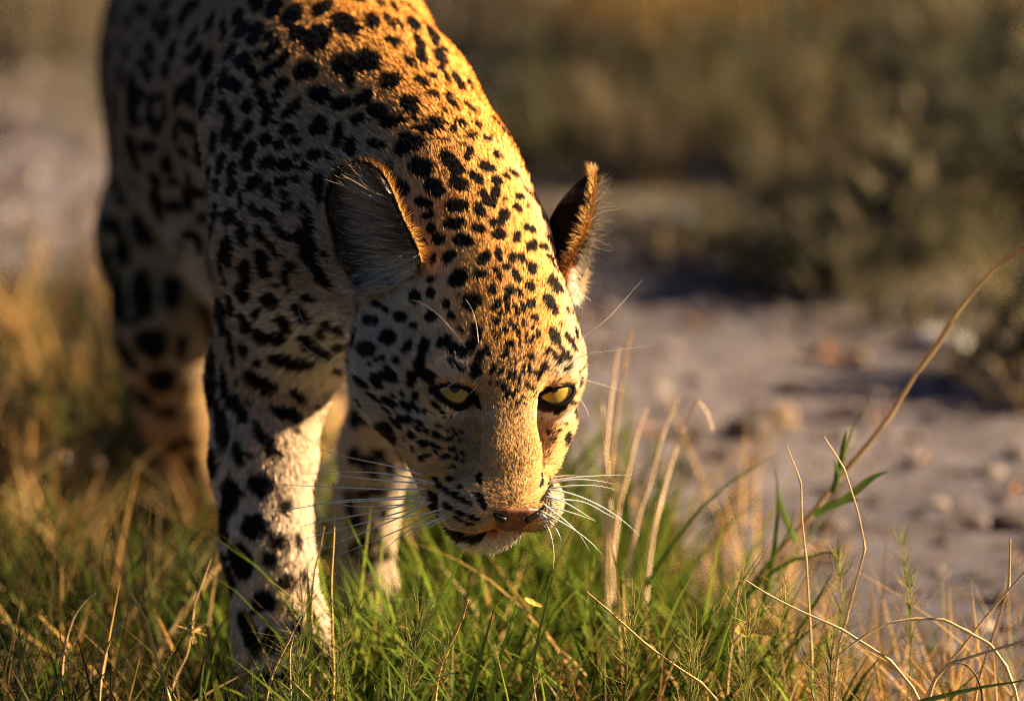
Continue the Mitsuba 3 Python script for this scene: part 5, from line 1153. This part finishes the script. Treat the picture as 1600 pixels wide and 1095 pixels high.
scene["soil"] = {"type": "twosided", "bsdf": {"type": "diffuse", "reflectance": mikit.proc(soil_color)}}
near_x, near_y = np.arange(-1.6, 2.2, 0.018), np.arange(-1.2, 5.0, 0.018)
grow = np.array([0.05, 0.12, 0.25, 0.5, 1, 2, 4, 8, 16, 32, 64, 120])
gx = np.r_[(near_x[0] - grow)[::-1], near_x, near_x[-1] + grow]
gy = np.r_[(near_y[0] - grow)[::-1], near_y, near_y[-1] + grow]
X, Y = np.meshgrid(gx, gy, indexing="ij")
i = np.arange(X.size).reshape(X.shape)
Q = np.stack([i[:-1, :-1], i[1:, :-1], i[1:, 1:], i[:-1, 1:]], -1).reshape(-1, 4)
add("ground", np.stack([X, Y, ground_height(X, Y)], -1).reshape(-1, 3), np.vstack([Q[:, [0, 1, 2]], Q[:, [0, 2, 3]]]), "soil", True)
label("ground", kind="structure")


def on_ground(x, y):
    x, y = np.atleast_1d(x).astype(float), np.atleast_1d(y).astype(float)
    return np.stack([x, y, ground_height(x, y)], -1)


def rock(r, size, flat=0.65, sub=1, rough=0.28):
    m = trimesh.creation.icosphere(sub)
    V = np.array(m.vertices)
    V = V * (1 + rough * (meshkit.noise(V * 1.3 + r.uniform(0, 99, 3))[:, None] - 0.5) * 2)
    V = np.sign(V) * np.abs(V) ** 0.85
    a = r.uniform(0, 6.28)
    c, s = math.cos(a), math.sin(a)
    V = V * size * np.array([r.uniform(0.8, 1.3), r.uniform(0.75, 1.1), flat * r.uniform(0.7, 1.2)])
    return V @ np.array([[c, s, 0], [-s, c, 0], [0, 0, 1]]), np.array(m.faces)


def stone_color(a, b):
    return lambda p, n, uv: mikit.mix(a, b, mikit.fbm(p.x * 45, p.y * 45, p.z * 45, 3))


for name, a, b in (("buff", [0.22, 0.17, 0.13], [0.34, 0.27, 0.21]), ("dark", [0.06, 0.055, 0.06], [0.15, 0.13, 0.13]), ("pale", [0.36, 0.37, 0.40], [0.58, 0.58, 0.60])):
    scene["stone_" + name] = {"type": "twosided", "bsdf": {"type": "diffuse", "reflectance": mikit.proc(stone_color(a, b))}}
r = np.random.default_rng(21)
peb, pebc = [], []
for k in range(3400):
    x, y = r.uniform(-0.75, 1.1), r.uniform(0.2, 3.2)
    s = 0.003 + 0.009 * r.uniform() ** 3.2
    v, f = rock(r, s, sub=1 if s > 0.006 else 0)
    peb.append((v + on_ground(x, y) + [0, 0, s * 0.2], f))
    pebc.append(np.tile(np.array([[0.24, 0.20, 0.20], [0.15, 0.13, 0.14], [0.09, 0.08, 0.085], [0.34, 0.30, 0.29]])[r.integers(4)] * r.uniform(0.8, 1.2), (len(v), 1)))
add("gravel", *join(peb), "skin", False, np.vstack(pebc))
label("gravel", "loose small pebbles scattered over the bare pinkish soil", "gravel", kind="stuff")
r = np.random.default_rng(22)
bits, bitc = [], []
for k in range(450):
    x, y = r.uniform(-0.7, 1.0), r.uniform(0.3, 3.4)
    s = r.uniform(0.006, 0.020)
    u, v = np.meshgrid([-1.0, -0.3, 0.4, 1.0], [-1.0, 0, 1.0], indexing="ij")
    w = r.uniform(0.25, 0.5) * np.sqrt(np.maximum(1.02 - u**2, 0.02))
    L = np.stack([u, v * w, r.uniform(0.1, 0.6) * u**2 + r.uniform(0.1, 0.5) * v**2], -1).reshape(-1, 3) * s
    a, t = r.uniform(0, 6.28), r.uniform(-0.5, 0.5)
    L = L @ np.array([[math.cos(t), 0, math.sin(t)], [0, 1, 0], [-math.sin(t), 0, math.cos(t)]])
    L = L @ np.array([[math.cos(a), math.sin(a), 0], [-math.sin(a), math.cos(a), 0], [0, 0, 1]])
    i = np.arange(12).reshape(4, 3)
    Q = np.stack([i[:-1, :-1], i[1:, :-1], i[1:, 1:], i[:-1, 1:]], -1).reshape(-1, 4)
    bits.append((L + on_ground(x, y) + [0, 0, 0.003 - L[:, 2].min()], np.vstack([Q[:, [0, 1, 2]], Q[:, [0, 2, 3]]])))
    bitc.append(np.tile(np.array([[0.22, 0.11, 0.07], [0.34, 0.20, 0.13], [0.10, 0.07, 0.06], [0.45, 0.33, 0.26], [0.16, 0.14, 0.15]])[r.integers(5)] * r.uniform(0.8, 1.2), (12, 1)))
add("leaf_litter", *join(bits), "skin", True, np.vstack(bitc))
label("leaf_litter", "small curled brown bits of dead leaf strewn over the bare soil", "leaf litter", kind="stuff")
for k, (x, y, s, c, text) in enumerate(STONES):
    v, f = rock(r, s, sub=3)
    key = "stone" + ("" if k == 0 else "_%03d" % k)
    add(key, v + on_ground(x, y) + [0, 0, s * 0.25], f, "stone_" + c, True)
    label(key, text, "stone")

# ------------------------------------------------------------------ grass
scene["blade"] = {"type": "principledthin", "base_color": VC, "roughness": 0.5, "diff_trans": 0.6, "spec_trans": 0.0}
scene["straw"] = {"type": "twosided", "bsdf": {"type": "principled", "base_color": VC, "roughness": 0.55, "specular": 0.3}}
GREEN = np.array([[0.09, 0.15, 0.022], [0.14, 0.20, 0.030], [0.06, 0.10, 0.018], [0.20, 0.23, 0.04]])
GOLD = np.array([[0.52, 0.34, 0.13], [0.42, 0.26, 0.09], [0.60, 0.42, 0.19], [0.34, 0.20, 0.08], [0.46, 0.34, 0.17]])
DULL = np.array([[0.19, 0.16, 0.115], [0.25, 0.205, 0.14], [0.14, 0.125, 0.095], [0.31, 0.25, 0.17]])
OLIVE = np.array([[0.15, 0.14, 0.08], [0.19, 0.165, 0.09], [0.11, 0.12, 0.07], [0.26, 0.21, 0.12]])


def blades(P, az, lean, bend, L, W, C, r, seg=5, twist=0.8):
    """curved tapering grass blades from the points P; colours per blade"""
    n = len(P)
    t = np.linspace(0, 1, seg + 1)
    ang = lean[:, None] + bend[:, None] * t[None]
    h = np.stack([np.cos(az), np.sin(az), np.zeros(n)], 1)
    step = (L / seg)[:, None, None] * (np.sin(ang)[..., None] * h[:, None] + np.cos(ang)[..., None] * np.array([0, 0, 1.0]))
    pts = P[:, None] + np.concatenate([np.zeros((n, 1, 3)), np.cumsum(step[:, :-1], 1)], 1)
    b = az + r.normal(size=n) * twist + np.pi / 2
    S = np.stack([np.cos(b), np.sin(b), np.zeros(n)], 1)
    w = (W[:, None] * (0.35 + 0.65 * np.minimum(1, t * 5)) * (1 - t**2.2 * 0.97))[..., None]
    V = np.stack([pts - S[:, None] * w / 2, pts + S[:, None] * w / 2], 2).reshape(-1, 3)
    k = 2 * (seg + 1)
    a = np.arange(n)[:, None, None] * k + np.arange(seg)[None, :, None] * 2
    F = np.concatenate([a + [0, 1, 3], a + [0, 3, 2]], 2).reshape(-1, 3)
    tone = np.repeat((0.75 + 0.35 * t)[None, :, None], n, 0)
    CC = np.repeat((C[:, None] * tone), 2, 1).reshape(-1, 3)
    return V, F, np.clip(CC, 0, 0.9)


FEET = np.array([[-0.172, 0.19], [-0.115, 0.46], [-0.285, 1.02], [-0.2, 1.25]])


def field(key, n, place, palette, length, width, bsdf, lean=(0.05, 0.45), bend=(0.2, 1.1), seed=1, seg=5, clump=0.0):
    r = np.random.default_rng(seed)
    xy = place(r, n)
    if clump:
        c = xy[r.integers(len(xy), size=max(1, n // 26))]
        xy = c[r.integers(len(c), size=len(xy))] + r.normal(size=xy.shape) * clump
    d = np.min([np.hypot(*(xy - f).T) for f in FEET], axis=0)
    xy = xy[d > 0.045]
    m = len(xy)
    P = on_ground(xy[:, 0], xy[:, 1])
    L = r.uniform(*length, m) * (0.6 + 0.8 * meshkit.noise(P * 7))
    C = palette[r.integers(len(palette), size=m)] * r.uniform(0.7, 1.25, (m, 1))
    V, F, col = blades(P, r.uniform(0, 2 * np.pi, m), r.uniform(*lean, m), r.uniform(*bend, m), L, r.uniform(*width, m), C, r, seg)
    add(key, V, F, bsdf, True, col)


def box(x0, x1, y0, y1, soft=0.0):
    def f(r, n):
        return np.stack([r.uniform(x0, x1, n) + r.normal(size=n) * soft, r.uniform(y0, y1, n) + r.normal(size=n) * soft], 1)
    return f


def mixed(*boxes):
    def f(r, n):
        w = np.array([b[1] for b in boxes], float)
        c = (w / w.sum() * n).astype(int)
        return np.vstack([b[0](r, k) for b, k in zip(boxes, c)])
    return f


# lush green under the muzzle and round the forefeet, sparser to the right and the left
field("green_grass", 2300, mixed((box(-0.13, 0.10, -0.05, 0.75, 0.03), 10), (box(-0.10, 0.14, -0.16, 0.45, 0.03), 6), (box(-0.17, -0.05, 0.16, 0.42, 0.02), 4), (box(0.10, 0.30, -0.1, 0.30, 0.04), 0.8)),
      GREEN, (0.07, 0.19), (0.0038, 0.0085), "blade", seed=31, clump=0.024)
label("green_grass", "green grass growing under the muzzle and round the forefeet", "grass", kind="stuff")
field("fine_grass", 2600, mixed((box(-0.13, 0.14, -0.12, 0.6, 0.03), 6), (box(-0.42, -0.13, -0.1, 0.6, 0.04), 4), (box(0.10, 0.36, -0.14, 0.30, 0.04), 1.2)),
      GREEN, (0.06, 0.16), (0.0010, 0.0022), "blade", lean=(0.1, 0.9), seed=34, clump=0.03)
label("fine_grass", "thread thin green grass low among the broader blades", "fine grass", kind="stuff")
field("dry_grass", 2400, mixed((box(-0.10, 0.16, 0.05, 0.7, 0.04), 1.6), (box(0.08, 0.40, -0.12, 0.30, 0.03), 2.5), (box(-0.1, 0.2, -0.15, 0.1, 0.03), 1.5)),
      GOLD, (0.05, 0.17), (0.0014, 0.0050), "blade", lean=(0.1, 1.0), bend=(0.0, 0.9), seed=32, clump=0.03)
label("dry_grass", "dry golden grass mixed through the green below the muzzle and on the right", "dry grass", kind="stuff")
SHADED = np.array([[0.05, 0.09, 0.02], [0.07, 0.11, 0.025], [0.13, 0.10, 0.045], [0.08, 0.085, 0.025], [0.18, 0.125, 0.05], [0.06, 0.075, 0.022], [0.10, 0.07, 0.035]])  # grass colours darkened to paint in the shade on the left
field("shaded_grass", 3600, mixed((box(-0.85, -0.2, 0.6, 1.9, 0.06), 5), (box(-0.48, -0.13, -0.12, 0.7, 0.04), 6)), SHADED, (0.06, 0.17), (0.0014, 0.0045), "blade", lean=(0.05, 0.8), bend=(0.0, 1.0), seed=35, clump=0.03)
label("shaded_grass", "olive and brown grass thick on the left, its colour darkened to stand for shade", "shade darkened grass", kind="stuff")
field("golden_grass", 1300, mixed((box(-0.85, -0.2, 0.7, 1.8, 0.06), 7), (box(-0.48, -0.15, -0.1, 0.7, 0.04), 2)), GOLD, (0.06, 0.18), (0.0020, 0.0065), "blade", lean=(0.2, 1.1), bend=(0.0, 0.9), seed=41, clump=0.012)
label("golden_grass", "scattered golden blades catching the sun among the darkened grass on the left", "golden grass", kind="stuff")
field("grass_litter", 5200, mixed((box(0.0, 0.45, -0.2, 0.32, 0.03), 5), (box(-0.45, 0.0, -0.2, 0.4, 0.03), 4), (box(-0.8, -0.2, 0.4, 2.0, 0.05), 3), (box(-0.8, 1.2, 2.2, 4.5, 0.2), 5)),
      GOLD * 0.85, (0.04, 0.14), (0.0008, 0.0020), "straw", lean=(0.9, 1.5), bend=(-0.3, 0.3), seed=33, seg=3)
label("grass_litter", "broken dead straw lying on the soil among the grass", "straw litter", kind="stuff")

field("straw_tangle", 190, mixed((box(0.10, 0.42, -0.1, 0.22, 0.03), 8), (box(-0.05, 0.15, -0.1, 0.15, 0.03), 1.5), (box(-0.45, -0.2, -0.1, 0.3, 0.03), 2)), GOLD * 1.15, (0.13, 0.26), (0.0016, 0.0034), "straw", lean=(0.3, 1.2), bend=(0.3, 1.6), seed=38, seg=9)
label("straw_tangle", "long bent dry stems tangled over one another, mostly low on the right", "dry stems", kind="stuff")

STYLE = {"tan": (0.50, 0.34, 0.16), "straw": (0.62, 0.45, 0.24), "pink": (0.82, 0.63, 0.44), "gold": (0.58, 0.38, 0.13), "orange": (0.55, 0.30, 0.09), "palegreen": (0.36, 0.38, 0.16), "green": (0.10, 0.17, 0.035), "brown": (0.10, 0.07, 0.045)}
count = {}


def numbered(name):
    count[name] = count.get(name, -1) + 1
    return name if count[name] == 0 else "%s_%03d" % (name, count[name])


for name, style, wd, text, pts in STALKS:
    key = numbered(name)
    r = np.random.default_rng(100 + len(scene))
    P = np.array(pts, float) / 1000
    col = np.array(STYLE[style])
    wd = wd / 1000
    if style == "green":
        p = spline(P, 12)
        t = np.linspace(0, 1, 12)
        w = wd * (np.minimum(1, t * 2.2) ** 0.8 + 0.04)
        d = unit(np.gradient(p, axis=0))
        s = unit(np.cross(d, unit(CAMERA - p) + np.array([0.5, 0, 0.3])))
        up = np.cross(s, d)
        V = np.stack([p - s * w[:, None] / 2, p + up * w[:, None] * 0.18, p + s * w[:, None] / 2], 1).reshape(-1, 3)
        a = np.arange(11)[:, None] * 3
        F = np.concatenate([a + [0, 1, 4], a + [0, 4, 3], a + [1, 2, 5], a + [1, 5, 4]], 1).reshape(-1, 3)
        add(key, V, F, "blade", True, np.tile(col, (len(V), 1)) * (0.8 + 0.4 * meshkit.noise(V * 60)[:, None]))
    else:
        # straight between its knuckles, as straw breaks
        n = len(P)
        q = np.vstack([np.linspace(P[k], P[k + 1], 5)[:-1] for k in range(n - 1)] + [P[-1:]])
        q = (np.vstack([q[:1], q[:-1]]) + 3 * q + np.vstack([q[1:], q[-1:]])) / 5
        m = len(q)
        t = np.linspace(0, 1, m)
        rad = wd / 2 * (0.45 + 0.55 * t)
        for k in range(4, m - 1, 8):
            rad[k] *= 1.45
        V, F = tube(q, rad, 6)
        add(key, V, F, "straw", True, np.tile(col, (len(V), 1)) * (0.75 + 0.5 * meshkit.noise(V * 120)[:, None]))
        if "starry" in text:
            c = P[3]
            spikes = [tube([c, c + unit(r.normal(size=3)) * r.uniform(0.006, 0.014)], [0.0009, 0.0002], 4) for _ in range(26)]
            V, F = join(spikes)
            add(key + "__seed_head", V, F, "straw", True, np.tile([0.66, 0.44, 0.16], (len(V), 1)))
        if "past the right edge" in text:
            for k, j in enumerate((6, 16, 24)):
                c, d = q[j], unit(q[j] - q[j + 1])
                V, F = tube([c - d * 0.006, c + d * 0.012 + [0.006, 0, 0.006], c + d * 0.03 + [0.010, -0.004, 0.012]], [0.0022, 0.002, 0.0004], 6)
                add(key + "__sheath" + ("" if k == 0 else "_%03d" % k), V, F, "straw", True, np.tile(col * 0.9, (len(V), 1)))
    if "__" not in key:
        label(key, text, {"grass_shoot": "grass", "seed_stem": "grass stem"}.get(name, "dry stalk"))


def sprig(key, top, size, r):
    """a thin stem with whorls of thread-like leaves"""
    base = on_ground(top[0] + r.normal() * 0.01, top[1] + 0.02)[0]
    mid = (base + top) / 2 + r.normal(size=3) * [0.008, 0.008, 0]
    p = spline([base, mid, top], 12)
    add(key + "__stem", *tube(p, np.linspace(0.0009, 0.0003, 12), 5), "blade", True, np.tile([0.28, 0.30, 0.11], (60, 1)))
    n = int(170 * size / 0.08)
    t = 1 - r.uniform(0, 1, n) ** 1.3 * min(1, size * 1.5 / np.linalg.norm(top - base))
    c = np.stack([np.interp(t, np.linspace(0, 1, 12), p[:, k]) for k in range(3)], 1)
    t5 = np.round(t * 14) / 14
    c = c * 0.4 + 0.6 * np.stack([np.interp(t5, np.linspace(0, 1, 12), p[:, k]) for k in range(3)], 1)
    C = np.array([[0.22, 0.26, 0.07], [0.30, 0.30, 0.09], [0.42, 0.34, 0.13], [0.15, 0.20, 0.05]])[r.integers(4, size=n)] * r.uniform(0.8, 1.2, (n, 1))
    V, F, col = blades(c, r.uniform(0, 6.28, n), r.uniform(0.3, 1.4, n), r.uniform(-1.2, 0.6, n), r.uniform(0.15, 0.45, n) * size, r.uniform(0.0005, 0.001, n), C, r, 4, 1.5)
    add(key + "__leaves", V, F, "blade", True, col)
    label(key + "__leaves", kind="stuff")


for k, (x, y, z, s, text) in enumerate(SPRIGS):
    key = numbered("feathery_sprig")
    sprig(key, np.array([x, y, z]), s, np.random.default_rng(300 + k))
    label(key, text, "sprig")
for k, (x, y, z, s, text) in enumerate(LEAVES):
    r = np.random.default_rng(400 + k)
    u, v = np.meshgrid(np.linspace(-1, 1, 13), np.linspace(-1, 1, 7), indexing="ij")
    w = 0.42 * np.sqrt(np.maximum(1 - u**2, 0)) * (1 - 0.25 * u)
    L = np.stack([u, v * w, 0.35 * (v * w) ** 2 / 0.3 + 0.22 * u**2 + 0.05 * np.sin(u * 9 + v * 3)], -1).reshape(-1, 3) * s
    a, b = r.uniform(-0.5, 0.9), r.uniform(0.2, 0.7)
    Ry = np.array([[math.cos(a), 0, math.sin(a)], [0, 1, 0], [-math.sin(a), 0, math.cos(a)]])
    Rx = np.array([[1, 0, 0], [0, math.cos(b), -math.sin(b)], [0, math.sin(b), math.cos(b)]])
    i = np.arange(91).reshape(13, 7)
    Q = np.stack([i[:-1, :-1], i[1:, :-1], i[1:, 1:], i[:-1, 1:]], -1).reshape(-1, 4)
    key = numbered("dead_leaf")
    V = L @ (Rx @ Ry).T + [x, y, z]
    add(key, V, np.vstack([Q[:, [0, 1, 2]], Q[:, [0, 2, 3]]]), "blade", True, np.tile([0.62, 0.45, 0.14] if "yellow" in text else [0.52, 0.40, 0.24], (91, 1)) * (0.8 + 0.4 * meshkit.noise(V * 300)[:, None]))
    label(key, text, "dead leaf")

for k, (x, y, h, kind, text) in enumerate(TUSSOCKS):
    r = np.random.default_rng(500 + k)
    n = int(260 * (h / 0.36) ** 1.5)
    a = r.uniform(0, 2 * np.pi, n)
    rad = np.sqrt(r.uniform(0, 1, n)) * h * 0.35
    P = on_ground(x + rad * np.cos(a), y + rad * np.sin(a))
    pal = {"straw": DULL, "gold": GOLD * 0.62, "olive": OLIVE}[kind]
    C = pal[r.integers(len(pal), size=n)] * r.uniform(0.7, 1.2, (n, 1))
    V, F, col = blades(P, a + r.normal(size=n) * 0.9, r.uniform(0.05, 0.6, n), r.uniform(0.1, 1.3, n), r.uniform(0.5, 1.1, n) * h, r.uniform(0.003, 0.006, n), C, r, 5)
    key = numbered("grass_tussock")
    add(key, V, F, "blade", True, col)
    label(key, text, "tussock")

for k, (x, y, h, rad, text) in enumerate(SHRUBS):
    r = np.random.default_rng(600 + k)
    key = numbered("shrub")
    o = on_ground(x, y)[0]
    twigs, leaves_at = [], []
    for _ in range(16):
        a, s = r.uniform(0, 6.28), r.uniform(0.2, 1)
        tip = o + [rad * s * math.cos(a), rad * s * math.sin(a), h * r.uniform(0.55, 1.0) * (1.1 - 0.4 * s)]
        p = spline([o + r.normal(size=3) * [0.02, 0.02, 0], (o + tip) / 2 + r.normal(size=3) * 0.03, tip], 8)
        twigs.append(tube(p, np.linspace(0.004, 0.001, 8), 5))
        leaves_at.append(p[2:])
    V, F = join(twigs)
    add(key + "__stems", V, F, "straw", True, np.tile([0.10, 0.075, 0.05], (len(V), 1)))
    A = np.vstack(leaves_at)
    n = int(900 * (rad / 0.3) ** 1.5)
    c = A[r.integers(len(A), size=n)] + r.normal(size=(n, 3)) * [0.045, 0.045, 0.035] * (rad / 0.3)
    c[:, 2] = np.maximum(c[:, 2], 0.01)
    C = np.array([[0.065, 0.07, 0.05], [0.09, 0.088, 0.06], [0.05, 0.056, 0.045], [0.14, 0.125, 0.09]])[r.integers(4, size=n)] * r.uniform(0.7, 1.25, (n, 1))
    V, F, col = blades(c, r.uniform(0, 6.28, n), r.uniform(0.4, 1.6, n), r.uniform(-0.4, 0.8, n), r.uniform(0.03, 0.06, n), r.uniform(0.012, 0.022, n), C, r, 3)
    add(key + "__leaves", V, F, "blade", True, col)
    label(key + "__leaves", kind="stuff")
    label(key, text, "shrub")
